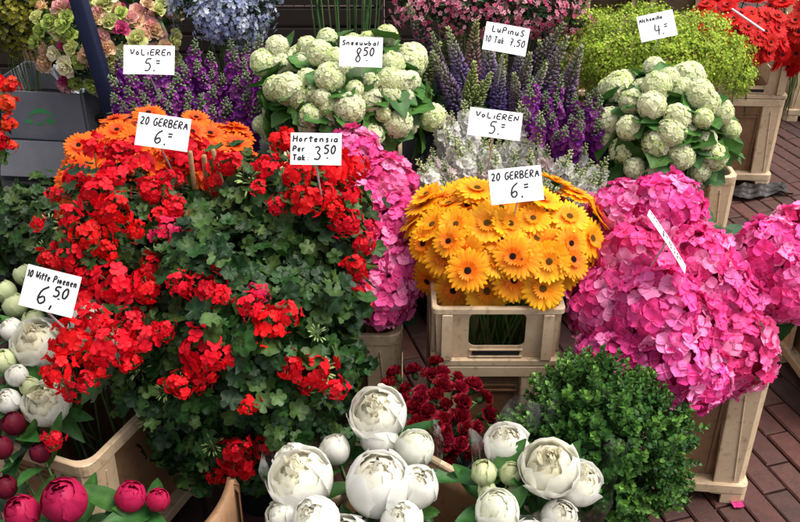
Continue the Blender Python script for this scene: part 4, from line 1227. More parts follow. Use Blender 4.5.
# ---- cellophane sleeves
def sleeve(c, r0, r1, z0, z1, label, seed, tilt=(0, 0)):
    r = random.Random(seed); V = []; n, m = 64, 12; p = [r.uniform(0, 6) for _ in range(6)]
    for i in range(m + 1):
        t = i / m
        for k in range(n):
            a = 2 * PI * k / n
            w = 1 + t * (.05 * math.sin(3 * a + p[0]) + .04 * math.sin(7 * a + p[1] + t * 2) + .025 * math.sin(13 * a + p[2]))
            rr = (r0 + (r1 - r0) * t ** .8) * w
            z = z0 + (z1 - z0) * t + (t ** 3) * (.035 * math.sin(4 * a + p[3]) + .02 * math.sin(9 * a + p[4]))
            V.append((rr * math.cos(a) + tilt[0] * t, rr * math.sin(a) + tilt[1] * t, z - z0))
    Fc = [(i * n + k, i * n + (k + 1) % n, (i + 1) * n + (k + 1) % n, (i + 1) * n + k) for i in range(m) for k in range(n)]
    mb = MB(); mb.add(np.array(V), Fc)
    o = obj('cellophane_sleeve', mb.mesh('cellophane_sleeve', M_FILM), None, (c[0], c[1], z0)); tag(o, label, 'wrapping', 'clear cellophane sleeves')
    return o
sleeve((pr.x, pr.y + .03), .05, .145, .1, .49, 'clear cellophane sleeve around the right white peonies', 1, (.01, .02))
p_ = P(350, 480, .42)
sleeve((p_.x, p_.y + .03), .06, .175, .1, .45, 'clear cellophane sleeve around the centre white peonies', 2)
sleeve((vx - .02, vy - .02), .10, .20, .36, .56, 'clear cellophane sleeve under the right snowball viburnum', 3)
sleeve((ew.x - .2, ew.y - .02), .06, .12, .34, .50, 'clear cellophane sleeve around the left white stocks', 4)
sleeve((eP.c.x, eP.c.y), .10, .21, .5, .70, 'clear cellophane sleeve under the pastel blooms', 5)

# ---- geraniums
rn = random.Random(111)
def bud_mesh():
    mb = MB()
    for k in range(13):
        a = k * 2.4; q = .35 + .65 * rn.random()
        d = Vector((math.cos(a) * q, math.sin(a) * q, .9 - 1.2 * q * rn.random())).normalized()
        V, Fc = tube([(0, 0, 0), d * .012, d * .022 - Vector((0, 0, .002))], .0008, .0008, 4); mb.add(V, Fc, (.12, .18, .05))
        V, Fc = sphere(.0036, 6, 5, (.6, .6, 1.9)); mb.add(V, Fc, jit((.22, .32, .10), .2, rn), npM(basis(d + Vector((0, 0, -.4)))), d * .027)
    V, Fc = tube([(0, 0, 0), (0, .01, -.05), (0, .03, -.10)], .0016, .0016, 5); mb.add(V, Fc, (.12, .18, .05))
    return mb.mesh('geranium_buds', M_STEM)
BUDS = bud_mesh()
REDC, RED2, PNK = (.74, .006, .016), (.82, .010, .020), (.66, .02, .09)
UM = [umbel_mesh(s, .040, REDC, 24, RED2) for s in (1, 2, 3)] + [umbel_mesh(4, .03, REDC, 12, RED2)]
UMP = [umbel_mesh(5, .034, PNK, 16, REDC)]
UMO = [umbel_mesh(6, .034, (.78, .05, .012), 18, RED2)]
def geranium(e, label, clusters, nleaf, base, pot_r=.09, zmin=-.85):
    t = thing('geranium', label, 'geranium', (base[0], base[1], 0), 0, 'red geraniums')
    o0 = Vector((base[0], base[1], 0)); mb = MB(); col = [(.011, .036, .007), (.017, .055, .009), (.025, .070, .012), (.008, .026, .006), (.034, .064, .011), (.042, .080, .016)]
    k = 0
    while k < nleaf:
        d = Vector((rn.gauss(0, 1), rn.gauss(0, 1), rn.gauss(0, 1))).normalized()
        if d.z < zmin: continue
        q = rn.random(); s = .50 + .56 * q ** .55
        lump = 1 + .12 * math.sin(6 * d.x + 4 * d.z + e.c.x * 20) + .10 * math.sin(11 * d.z + 5 * d.y + 3 * d.x) + .07 * math.sin(17 * d.x + 9 * d.z) * math.cos(13 * d.z - 6 * d.x) + (rn.random() ** 4) * .16
        p = Vector((d.x * e.rx * s * lump, d.y * e.ry * s * lump, d.z * e.rz * s * lump)) + e.c - o0
        n = Vector((d.x / e.rx, d.y / e.ry, d.z / e.rz)).normalized()
        ax = (n * .8 + Vector((0, -.15, .6)) + Vector((rn.uniform(-1, 1), rn.uniform(-1, 1), rn.uniform(-1, 1))) * .85).normalized()
        V, Fc, C = round_leaf(rn.uniform(.009, .023) * (1.15 if rn.random() < .15 else 1), rn, rn.choice((5, 5, 7)), rn.choice(col) if rn.random() > .05 else (.07, .12, .035))
        mb.add(V, Fc, C, npM(basis(ax, rn.uniform(0, 6.28))), p)
        k += 1
    obj('foliage', mb.mesh('geranium_foliage', M_LEAF), t)
    mb = MB()
    for k in range(46):
        d = Vector((rn.gauss(0, 1), rn.gauss(0, 1), rn.gauss(0, .8))).normalized()
        p = Vector((d.x * e.rx * .93, d.y * e.ry * .93, d.z * e.rz * .93)) + e.c - o0
        a = Vector((rn.uniform(-.03, .03), rn.uniform(-.03, .03), .17)); m_ = a.lerp(p, .5) + Vector((0, 0, .05))
        V, Fc = tube([a, m_, p], .004, .0016, 5); mb.add(V, Fc, jit((.07, .11, .035), .2, rn))
    obj('branches', mb.mesh('geranium_branches', M_STEM), t)
    mb = MB(); n = 24
    def lp(r, z): return [(r * math.cos(2 * PI * k / n), r * math.sin(2 * PI * k / n), z) for k in range(n)]
    prism_loops(mb, [lp(pot_r * .75, 0), lp(pot_r, .15), lp(pot_r * 1.08, .15), lp(pot_r * 1.08, .18), lp(pot_r * .98, .18), lp(pot_r * .95, .15)], True, True)
    obj('pot', mb.mesh('geranium_pot', M_BLACK), t)
    for q in range(9):
        d = Vector((rn.uniform(-1, 1), rn.uniform(-1, -.2), rn.uniform(-.3, .9))).normalized()
        p = Vector((d.x * e.rx, d.y * e.ry, d.z * e.rz)) * 1.05 + e.c - o0
        h = obj('bud_cluster', BUDS, t, p, basis(d + Vector((0, 0, .6)), rn.uniform(0, 6)), rn.uniform(.8, 1.2)); h['label'] = 'pale green drooping bud cluster'
    for c in clusters:
        u, v, px = c[:3]; kind = c[3] if len(c) > 3 else 'r'; Z = c[4] if len(c) > 4 else None
        if Z: p = P(u, v, Z); nn = Vector((0, -.5, .8))
        else:
            p, nn = e.hit(u, v); p = p + nn * rn.uniform(.02, .05)
        sc = min(1.2, max(.5, px * 1.08 * depth(p) / F / .048))
        m = rn.choice({'r': UM, 'p': UMP, 'o': UMO}[kind])
        ax = (nn + (CAM - p).normalized() * .35 + Vector((rn.uniform(-1, 1), rn.uniform(-1, 1), rn.uniform(-.5, 1))) * .3)
        h = obj('flower_cluster', m[0], t, p - o0, basis(ax, rn.uniform(0, 6)), sc)
        if kind == 'p': h['label'] = 'pinkish red flower cluster'
        # matrix: the stalks are a sub-part at the same place
        obj('stalks', m[1], h)
    return t
eg1 = Ell(142, 264, .59, 82, 90, .19)
eg2 = Ell(280, 250, .59, 80, 90, .20)
eg3 = Ell(242, 352, .47, 116, 112, .20)
c1 = [(100, 163, 17, 'r'), (128, 162, 13), (140, 178, 20), (172, 168, 15), (180, 172, 19), (150, 198, 17), (118, 188, 17), (84, 224, 14), (108, 206, 20), (88, 258, 18), (100, 238, 18), (122, 222, 18), (78, 244, 13), (70, 205, 11),
      (120, 282, 24), (134, 300, 24), (100, 270, 16), (146, 282, 17), (166, 240, 20, 'p'), (176, 236, 12, 'p'), (185, 284, 10), (165, 215, 10),  (155, 222, 10), (98, 296, 15), (112, 312, 15)]
c2 = [(215, 172, 18), (240, 180, 16), (222, 190, 13), (300, 208, 20), (292, 188, 17), (326, 183, 21), (284, 160, 15), (312, 176, 17), (316, 205, 15), (338, 203, 16), (338, 226, 12), (344, 244, 12), (340, 264, 12), (346, 286, 10), (332, 225, 12),  (268, 178, 13),
      (262, 196, 9), (356, 230, 11, 'p'), (200, 165, 14), (340, 272, 11), (345, 298, 10), (278, 208, 10)]
c3 = [(212, 293, 15), (192, 292, 11), (206, 346, 21), (190, 374, 13), (212, 362, 14), (265, 326, 18), (256, 300, 11, 'p'), (280, 318, 12), (305, 368, 19), (322, 378, 10), (160, 296, 13), (226, 300, 12), (176, 330, 10), (250, 392, 11), (238, 445, 16), (246, 452, 10), (264, 438, 10), (240, 432, 9),
      (70, 342, 17, 'r', 0.62), (58, 374, 15, 'r', 0.59), (116, 346, 19, 'r', 0.63), (140, 338, 16, 'r', 0.63), (92, 322, 15, 'r', 0.64), (70, 392, 10, 'r', .52), (98, 362, 13, 'r', 0.60), (128, 362, 12, 'r', 0.60), (150, 330, 12, 'r', 0.62), (54, 440, 6, 'r', .46), (88, 380, 9, 'r', 0.58)]
def more(cl, k):
    out = list(cl)
    for c in cl:
        if c[2] >= k and len(c) < 5:
            a = rn.uniform(0, 6.28); out.append((c[0] + 1.15 * c[2] * math.cos(a), c[1] + 1.15 * c[2] * math.sin(a), c[2] * rn.uniform(.5, .8)))
    return out
c1 = more(c1, 18); c2 = more(c2, 20); c3 = [(c[0], c[1], c[2] * 1.18, *c[3:]) for c in more(c3, 14)]
c1 += [(72, 262, 12), (80, 282, 13), (92, 280, 14), (150, 262, 12), (62, 230, 9), (112, 250, 13), (106, 330, 13, 'r', .64), (132, 322, 14, 'r', .64), (82, 306, 11, 'r', .66)]
g1 = geranium(eg1, 'left upright geranium with dense red blooms in front of orange gerberas', c1, 2500, (eg1.c.x, eg1.c.y + .03))
g2 = geranium(eg2, 'right geranium with red blooms touching the lilac-pink hydrangeas', c2, 2500, (eg2.c.x, eg2.c.y + .05))
g3 = geranium(eg3, 'front geranium, dark leaves with scattered red clusters hanging over white peonies', c3, 6000, (eg3.c.x + .02, eg3.c.y + .05), .11)
# green plants at the far left (dark foliage) and red at left edge
eg4 = Ell(30, 232, .44, 62, 48, .16)
g4 = geranium(eg4, 'dark leafy geranium without blooms, behind the peony price card', [], 700, (eg4.c.x, eg4.c.y + .03))
eg5 = Ell(-26, 125, .66, 24, 46, .12)
g5 = geranium(eg5, 'geranium with orange-red blooms cut by the left edge', [(-6, 94, 11, 'o'), (-8, 108, 12, 'o'), (-4, 124, 11, 'o'), (-12, 138, 12, 'r'), (-4, 142, 7, 'o'), (-20, 90, 13, 'r')], 260, (eg5.c.x, eg5.c.y))
# plant canes
for u, v, u2, v2, lab in ((190, 152, 196, 202, 'brown plant cane among the geraniums, left one'), (213, 150, 228, 206, 'brown plant cane among the geraniums, right one'), (204, 156, 208, 200, 'brown plant cane among the geraniums, middle one')):
    a = P(u, v, .86); b = P(u2, v2, .70); d = (b - a); b2 = a + d * (a.z - .16) / (a.z - b.z) if a.z > b.z else b
    V, Fc = tube([Vector((0, 0, 0)), (a - b2) * .5, a - b2], .006, .0055, 8)
    mb = MB(); mb.add(V, Fc)
    tag(obj('plant_cane', mb.mesh('plant_cane', M_CANE), None, b2), lab, 'cane', 'plant canes')

# ---- boxwood
def boxwood():
    r = random.Random(121); e = Ell(594, 452, .34, 78, 78, .15)
    t = thing('boxwood_bush', 'small-leaved green boxwood bush at the bottom below the pink hydrangeas', 'bush', (e.c.x, e.c.y, 0))
    o0 = Vector((e.c.x, e.c.y, 0)); mb = MB(); br = MB()
    def sprig(p, ax, L, n, light):
        B = basis(ax, r.uniform(0, 6)); 
        for i in range(n):
            f = (i + .5) / n; q = p + ax * L * f
            for s in (0, PI):
                a = s + (i % 2) * PI / 2 + r.uniform(-.3, .3)
                l = .0165 * (1.15 - .45 * f) * r.uniform(.85, 1.15)
                V, Fc = petal(l, l * .72, 3, 2, cup=.35, curl=-.15, a=.95, tip=.35, base=.25)
                M = B @ Matrix.Rotation(a, 3, 'Z') @ Matrix.Rotation(-rad(25 + 45 * f + r.uniform(-15, 15)), 3, 'Y')
                c = np.array((.025, .085, .016)) * (1 - light * f) + np.array((.15, .31, .05)) * light * f
                mb.add(V, Fc, c * r.uniform(.75, 1.25), npM(M), q)
        V, Fc = tube([p - ax * L * .5, p + ax * L * .95], .0011, .0007, 4); br.add(V, Fc, (.07, .10, .03))
    for k in range(1150):
        d = Vector((r.gauss(0, 1), r.gauss(0, 1), r.gauss(0, 1))).normalized()
        if d.z < -.8: continue
        s = .62 + .38 * r.random() ** .6
        s *= 1 + .10 * math.sin(6 * d.x + 2) + .08 * math.sin(8 * d.z + 5 * d.y)
        p = Vector((d.x * e.rx * s, d.y * e.ry * s, d.z * e.rz * s)) + e.c - o0
        ax = (Vector((d.x, d.y, d.z)) * .9 + Vector((0, 0, .55)) + Vector((r.uniform(-1, 1), r.uniform(-1, 1), r.uniform(-1, 1))) * .35).normalized()
        sprig(p, ax, r.uniform(.035, .06), 6, r.random() ** 1.5)
    # shoots rising above the left shoulder
    for u, v in ((562, 362), (556, 382), (568, 378), (548, 392), (575, 386), (560, 398), (540, 402), (582, 380), (530, 408), (566, 392), (592, 384), (622, 384), (640, 394)):
        tip = P(u, v, .50 - (v - 362) * .0012) - o0
        for s in range(3):
            sprig(tip - Vector((r.uniform(-.012, .012), 0, .045 + .03 * s)), Vector((r.uniform(-.25, .25), r.uniform(-.25, .15), 1)).normalized(), .055, 7, .7)
    for k in range(26):
        d = Vector((r.gauss(0, 1), r.gauss(0, 1), r.uniform(-.1, 1))).normalized()
        p = Vector((d.x * e.rx * .8, d.y * e.ry * .8, d.z * e.rz * .8)) + e.c - o0
        V, Fc = tube([Vector((0, 0, .1)), Vector((p.x * .4, p.y * .4, .2)), p], .003, .001, 5); br.add(V, Fc, (.08, .07, .04))
    obj('foliage', mb.mesh('boxwood_foliage', M_LEAF), t); obj('branches', br.mesh('boxwood_branches', M_STEM), t)
    mb = MB(); n = 24
    def lp(rr, z): return [(rr * math.cos(2 * PI * k / n), rr * math.sin(2 * PI * k / n), z) for k in range(n)]
    prism_loops(mb, [lp(.07, 0), lp(.09, .13), lp(.098, .13), lp(.098, .15), lp(.088, .15), lp(.085, .12)], True, True)
    obj('pot', mb.mesh('boxwood_pot', M_BLACK), t)
boxwood()

# ---- cut stems at top centre, in front of a dark brown crate
def stems_bunch():
    r = random.Random(131); p = P(345, 28, .55)
    t = thing('cut_stem_bunch', 'bunch of tall bare green stems behind the centre snowball viburnum', 'stems', (p.x, p.y + .1, 0))
    for k in range(20):
        x = r.uniform(-.16, .16); y = r.uniform(-.05, .05); a = Vector((x * .6, y, .03)); b = Vector((x * 1.25 + r.uniform(-.04, .04), y * 1.5, 1.15))
        mb = MB(); V, Fc = tube([a, a.lerp(b, .5) + Vector((r.uniform(-.01, .01), 0, 0)), b], .0042, .003, 6); mb.add(V, Fc, jit((.09, .17, .05), .3, r))
        V, Fc, C = leaf_blade(.25, .012, n=6, fold=.4, curl=-.1, col=(.04, .1, .03))
        d = (b - a).normalized()
        mb.add(V, Fc, C, npM(basis(d + Vector((r.uniform(-.15, .15), 0, 0)), r.uniform(0, 6)) @ Matrix.Rotation(-PI / 2, 3, 'Y')), a.lerp(b, r.uniform(.3, .7)))
        obj('stem', mb.mesh('cut_stem', M_STEM), t)
    return p
ps_ = stems_bunch()
black_bucket(ps_.x, ps_.y + .1, .12, .15, .42, 'wide black bucket holding the tall bare green stems')
# brown crate far back, plus crates added as dark backdrop for shade
M_DK = plastic_mat('shade_dark_brown_board', (.018, .011, .008), (.012, .008, .006), rough=.8, scale=12)  # brown wood taken near black, backdrop shade put into its colour
def dark_crate(x, y, w, d, h, label, rot=0):
    t = thing('wooden_crate', label, 'crate', (x, y, 0), rot, 'dark wooden crates at the back')
    n = int(h / .09)
    for sx in (-1, 1):
        for sy in (-1, 1):
            mb = MB(); box(mb, sx * (w / 2 - .02) - .016, sx * (w / 2 - .02) + .016, sy * (d / 2 - .022) - .016, sy * (d / 2 - .022) + .016, 0, h); obj('corner_post', mb.mesh('wood_post', M_DK, False), t)
    for k in range(n):
        z0 = .012 + k * h / n; z1 = z0 + h / n - .018
        for sy in (-1, 1):
            mb = MB(); box(mb, -w / 2, w / 2, sy * d / 2 - .006 , sy * d / 2 + .006, z0, z1); obj('board', mb.mesh('wood_board', M_DK, False), t)
        for sx in (-1, 1):
            mb = MB(); box(mb, sx * w / 2 - .005, sx * w / 2 + .005, -d / 2 + .008, d / 2 - .008, z0, z1); obj('board', mb.mesh('wood_board', M_DK, False), t)
    return t
dark_crate(-.42, 4.75, .66, .4, .95, 'dark wooden crate at the back behind the tall green stems')
dark_crate(.36, 4.9, .86, .4, .85, 'dark crate added for backdrop shade behind the pink waxflowers')
dark_crate(-1.2, 4.95, .75, .4, .95, 'dark crate added for backdrop shade behind the pale blue flowers')
dark_crate(-2.15, 4.7, .85, .4, .8, 'dark crate added for backdrop shade in the top left corner')

# ---- left: board box, black bin, navy pole
def left_things():
    p = P(40, 86, .62); yb = p.y
    t = thing('cardboard_box', 'grey cardboard box with green print at left behind the geraniums', 'box', (p.x - .03, yb, .30), rad(-8))
    mb = MB(); th = .004; w, d, h = .36, .30, .30
    box(mb, -w / 2, w / 2, 0, th, 0, h, .001); box(mb, -w / 2, w / 2, d - th, d, 0, h, .001)
    box(mb, -w / 2, -w / 2 + th, th + .001, d - th - .001, 0, h, .001); box(mb, w / 2 - th, w / 2, th + .001, d - th - .001, 0, h, .001)
    box(mb, -w / 2 + .005, w / 2 - .005, .005, d - .005, .001, .006, .001)
    obj('body', mb.mesh('box_body', M_GREY, False), t)
    # flap folded down outside the front
    mb = MB(); box(mb, -w / 2 - .004, w / 2 - .01, -.006, -.003, h - .17, h + .002, .001)
    f = obj('flap', mb.mesh('box_flap', M_GREY, False), t); f.rotation_euler = (rad(0), 0, 0)
    mb = MB(); box(mb, -w / 2 + .02, w / 2 + .03, -.075, -.071, .0, h - .175, .001)
    f = obj('flap', mb.mesh('box_flap', M_GREY, False), t); f.rotation_euler = (rad(-14), 0, rad(2))
    mb = MB(); box(mb, -w / 2, w / 2, d + .002, d + .006, h - .02, h + .14, .001); f = obj('flap', mb.mesh('box_flap', M_BROWNBOARD, False), t)
    f['label'] = 'brown inner side of the raised back flap'
    # green print: a leaf-like swoosh and two bars
    mb = MB()
    def strip(pts, wd):
        V = []
        for i, (x, z) in enumerate(pts):
            ww = wd * math.sin(PI * (i + .6) / (len(pts) + .2)); V += [(x, -.0066, z - ww), (x, -.0066, z + ww)]
        mb.add(np.array(V), [(2 * i, 2 * i + 2, 2 * i + 3, 2 * i + 1) for i in range(len(pts) - 1)])
    strip([(-.03 + .01 * i, h - .085 + .022 * math.sin(i / 10 * PI)) for i in range(11)], .009)
    strip([(-.045 + .006 * i, h - .105) for i in range(6)], .010); strip([(.03 + .006 * i, h - .10) for i in range(7)], .010)
    strip([(-.005 + .006 * i, h - .112) for i in range(5)], .006)
    obj('print', mb.mesh('box_print', M_GREENINK, False), t)
    # black bin underneath
    t2 = thing('black_bin', 'black plastic bin under the grey cardboard box at left', 'bin', (p.x - .03, yb + .13, 0), rad(-8))
    mb = MB()
    def lp(w, d, rc, z): return [(x, y, z) for x, y in rr_loop(w, d, rc, 5)]
    prism_loops(mb, [lp(.50, .40, .04, 0), lp(.52, .42, .04, .01), lp(.56, .46, .04, .285), lp(.55, .45, .04, .285), lp(.50, .40, .04, .26)], True, True)
    obj('tub', mb.mesh('bin_tub', M_BLACK, True), t2)
    mb = MB(); prism_loops(mb, [lp(.562, .462, .04, .27), lp(.585, .485, .04, .272), lp(.585, .485, .04, .29), lp(.562, .462, .04, .298), lp(.05, .05, .01, .298)], False, True)
    obj('lid', mb.mesh('bin_lid', M_BLACK, False), t2)
    # navy pole
    a = P(104, 84, .68); yy = a.y
    b = P(77, -6, y=yy); dr = (b - a) / (b.z - a.z)
    foot = a - dr * a.z; top = a + dr * (2.3 - a.z)
    t3 = thing('navy_pole', 'slanting navy blue metal pole among the pastel blooms, top left', 'pole', foot)
    mb = MB(); V = []
    for q, hh in ((0, 0), (2.3, 2.3)):
        for x, y in rr_loop(.05, .05, .012, 3): V.append((x + dr.x * q, y, q))
    n = len(V) // 2; mb.add(np.array(V), [(k, (k + 1) % n, n + (k + 1) % n, n + k) for k in range(n)] + [tuple(range(n, 2 * n))])
    obj('tube', mb.mesh('pole_tube', M_NAVY, True), t3)
    mb = MB(); prism_loops(mb, [[(x, y, .0) for x, y in rr_loop(.3, .3, .03)], [(x, y, .03) for x, y in rr_loop(.3, .3, .03)], [(x, y, .04) for x, y in rr_loop(.27, .27, .03)]], True, True)
    obj('foot_plate', mb.mesh('pole_foot', M_NAVY, False), t3)
    # black plastic sleeve/bag around the pastel bunch foot
left_things()

def awning():  # out of view, added to block sky and darken the bunches
    t = thing('added_shade_awning', 'unseen dark green canvas awning added overhead to shade the left and front', 'awning', (-1.6, .2, 0))
    mb = MB(); nx, ny = 24, 16; V = []
    for i in range(nx + 1):
        for j in range(ny + 1):
            x = -2.6 + 3.3 * i / nx; y = -3.2 + 3.45 * j / ny
            V.append((x, y, 2.55 - .12 * (y + 1.2) - .03 * abs(math.sin(x * 3.1))))
    mb.add(np.array(V), grid_faces(nx, ny), (.02, .05, .03)); mb.add(np.array(V) + np.array([0, 0, .004]), [f[::-1] for f in grid_faces(nx, ny)], (.02, .05, .03))
    obj('canvas', mb.mesh('awning_canvas', M_STEM), t)
    for x, y in ((-2.5, -3.1), (.6, -3.1)):
        mb = MB(); V, Fc = tube([(x, y, 0), (x, y, 2.6)], .025, .025, 10); mb.add(V, Fc); obj('post', mb.mesh('awning_post', M_NAVY), t)
awning()

# ---- fallen petals
def fallen(u, v, name, col, lab, s=.02):
    mb = MB(); r = random.Random(int(u))
    for k in range(4 if name == 'fallen_floret' else 1):
        V, Fc = petal(s, s * 1.15, 4, 4, cup=.25, curl=.2, tip=.5, base=.2, ruf=.08); mb.add(V, Fc, jit(col, .1, r), npM(Matrix.Rotation(PI / 2 * k, 3, 'Z')), (0, 0, .002))
    tag(obj(name, mb.mesh(name, M_HYD), None, P(u, v, .002), Euler((0, 0, r.uniform(0, 6)))), lab, 'fallen petal')
fallen(737, 505, 'fallen_floret', (.75, .05, .25), 'pink hydrangea floret lying on bricks by the cream crate foot', .017)
fallen(770, 144, 'fallen_petal', (.80, .25, .01), 'small orange petal lying on bricks beside the back crate', .03)
M_SCRAP = plastic_mat('grey_film', (.03, .025, .025), (.018, .015, .015), rough=.5, scale=40)
def crumpled():
    r = random.Random(3); V = []; nx, ny = 26, 12
    for i in range(nx + 1):
        for j in range(ny + 1):
            x, y = i / nx - .5, j / ny - .5
            V.append((x * .26 + .01 * math.sin(9 * y + i), y * .12 + .012 * math.sin(7 * x), .016 + .012 * math.sin(13 * x + 5 * y) * math.cos(11 * y - 4 * x) + r.uniform(-.002, .002)))
    mb = MB(); mb.add(np.array(V), grid_faces(nx, ny))
    p = P(755, 193, .0)
    tag(obj('plastic_film_scrap', mb.mesh('film_scrap', M_SCRAP), None, p, Euler((0, 0, rad(12)))), 'crumpled clear plastic scrap on bricks by the back right crate', 'plastic scrap')
crumpled()

# ================================================================= PRICE SIGNS
G = {
 'A': [[(0, 0), (.45, 1), (.9, 0)], [(.2, .38), (.75, .38)]], 'B': [[(0, 0), (0, 1)], [(0, 1), (.7, .95), (.7, .6), (.05, .52), (.8, .42), (.8, .05), (0, 0)]],
 'C': [[(.9, .85), (.4, 1), (0, .6), (.1, .12), (.5, 0), (.9, .15)]], 'E': [[(.85, 1), (.1, .95), (0, 0), (.85, .03)], [(.05, .5), (.7, .52)]],
 'G': [[(.85, .9), (.4, 1), (0, .55), (.15, .05), (.6, 0), (.85, .3), (.85, .45), (.45, .45)]], 'H': [[(0, 1), (.03, 0)], [(.8, 1), (.8, 0)], [(0, .5), (.8, .52)]],
 'I': [[(.2, 1), (.2, 0)]], 'K': [[(0, 1), (0, 0)], [(.8, 1), (.05, .5), (.85, 0)]], 'L': [[(0, 1), (0, 0), (.75, .03)]], 'M': [[(0, 0), (.05, 1), (.45, .4), (.85, 1), (.9, 0)]],
 'N': [[(0, 0), (.02, 1), (.75, .02), (.8, 1)]], 'O': [[(.45, 1), (.05, .7), (.1, .15), (.5, 0), (.88, .4), (.8, .85), (.42, 1)]], 'P': [[(0, 0), (.03, 1), (.75, .9), (.75, .55), (.05, .45)]],
 'R': [[(0, 0), (.02, 1), (.75, .9), (.7, .58), (.05, .48), (.8, 0)]], 'S': [[(.8, .9), (.4, 1), (.05, .78), (.4, .52), (.8, .25), (.5, 0), (0, .1)]], 'T': [[(-.05, 1), (.85, 1)], [(.4, 1), (.4, 0)]],
 'U': [[(0, 1), (.05, .2), (.4, 0), (.75, .25), (.8, 1)], [(.8, .4), (.85, 0)]], 'V': [[(0, 1), (.4, 0), (.85, 1)]], 'W': [[(0, 1), (.2, 0), (.45, .7), (.7, 0), (.95, 1)]],
 'a': [[(.7, .55), (.3, .62), (.02, .3), (.3, 0), (.65, .3)], [(.7, .6), (.72, 0)]], 'e': [[(.05, .3), (.65, .38), (.4, .62), (.05, .4), (.2, .02), (.65, .08)]], 'i': [[(.2, .6), (.2, 0)], [(.2, .82), (.22, .86)]],
 'n': [[(0, .6), (.03, 0)], [(.03, .4), (.35, .62), (.6, .45), (.62, 0)]], 'o': [[(.35, .6), (.03, .35), (.3, 0), (.65, .28), (.35, .6)]], 'p': [[(0, .6), (0, -.35)], [(0, .5), (.4, .62), (.62, .35), (.35, .02), (0, .1)]],
 'r': [[(0, .6), (.03, 0)], [(.03, .38), (.3, .6), (.5, .55)]], 's': [[(.55, .55), (.2, .62), (.1, .4), (.5, .25), (.4, .02), (.0, .05)]], 't': [[(.25, .95), (.25, .05), (.5, 0)], [(-.15, .62), (.72, .67)]],
 'u': [[(0, .6), (.05, .1), (.4, .02), (.6, .6)], [(.6, .3), (.65, 0)]], 'k': [[(0, 1), (0, 0)], [(.55, .6), (.05, .3), (.6, 0)]], 'l': [[(.1, 1), (.12, 0)]], 'w': [[(0, .6), (.2, 0), (.4, .45), (.6, 0), (.8, .6)]], 'b': [[(0, 1), (0, 0), (.5, .1), (.55, .5), (.05, .5)]],
 'c': [[(.6, .5), (.3, .62), (.03, .3), (.3, 0), (.6, .1)]],
 'h': [[(0, 1), (0, 0)], [(0, .4), (.4, .6), (.6, .35), (.6, 0)]], 'm': [[(0, .6), (0, 0)], [(0, .45), (.3, .6), (.35, 0)], [(.35, .45), (.65, .6), (.7, 0)]],
 '0': [[(.4, 1), (.02, .6), (.15, .05), (.5, 0), (.8, .45), (.65, .92), (.38, 1)]], '1': [[(0, .75), (.3, 1), (.3, 0)]], '2': [[(.05, .8), (.35, 1), (.75, .78), (.5, .4), (.0, .02), (.85, .05)]],
 '3': [[(.05, .9), (.45, 1), (.72, .78), (.3, .54), (.8, .35), (.6, .02), (.0, .08)]], '4': [[(.15, 1), (0, .4), (.85, .42)], [(.65, .85), (.6, 0)]], '5': [[(.8, 1), (.15, .98), (.05, .6), (.5, .65), (.8, .35), (.5, 0), (0, .05)]],
 '6': [[(.75, 1), (.2, .75), (.0, .25), (.35, 0), (.75, .2), (.55, .48), (.08, .3)]], '7': [[(0, .98), (.75, 1), (.3, 0)], [(.1, .5), (.65, .52)]],
 '8': [[(.7, .85), (.4, 1), (.1, .78), (.4, .52), (.75, .25), (.4, 0), (.05, .22), (.4, .52), (.7, .85)]], ':': [[(.2, .6), (.22, .55)], [(.2, .15), (.22, .1)]], '.': [[(.02, .07), (.1, .0), (.02, 0), (.1, .07)]], ',': [[(.2, .08), (.1, -.15)]],
 '=': [[(.0, .82), (.5, .84)], [(.03, .62), (.5, .64)]], '-': [[(0, .5), (.5, .52)]],
}
WIDE = {'i': .45, 'I': .5, 'l': .35, ' ': .6, ':': .55, '.': .05, ',': .35, '1': .6, 'r': .75, 't': .8, 's': .8}
def chaikin(p):
    if len(p) < 3: return p
    o = [p[0]]
    for a, b in zip(p[:-1], p[1:]):
        o += [(a[0] * .78 + b[0] * .22, a[1] * .78 + b[1] * .22), (a[0] * .22 + b[0] * .78, a[1] * .22 + b[1] * .78)]
    o.append(p[-1]); return o
def write(mb, s, x, y, h, wt, r, slant=.08, wscale=.62):
    for ch in s:
        if ch != ' ':
            for st in G[ch]:
                pts = [(x + (px * wscale + slant * py) * h + r.uniform(-.01, .01) * h, y + py * h + r.uniform(-.012, .012) * h) for px, py in st]
                pts = chaikin(pts)
                V, Fc = tube([(a, b, 0) for a, b in pts], wt, wt, 6); V[:, 2] *= .25
                mb.add(V, Fc)
        x += h * wscale * (WIDE.get(ch, 1.0) + .22)
    return x
def width_of(s, h, wscale=.62): return sum(h * wscale * (WIDE.get(c, 1.0) + .22) for c in s)

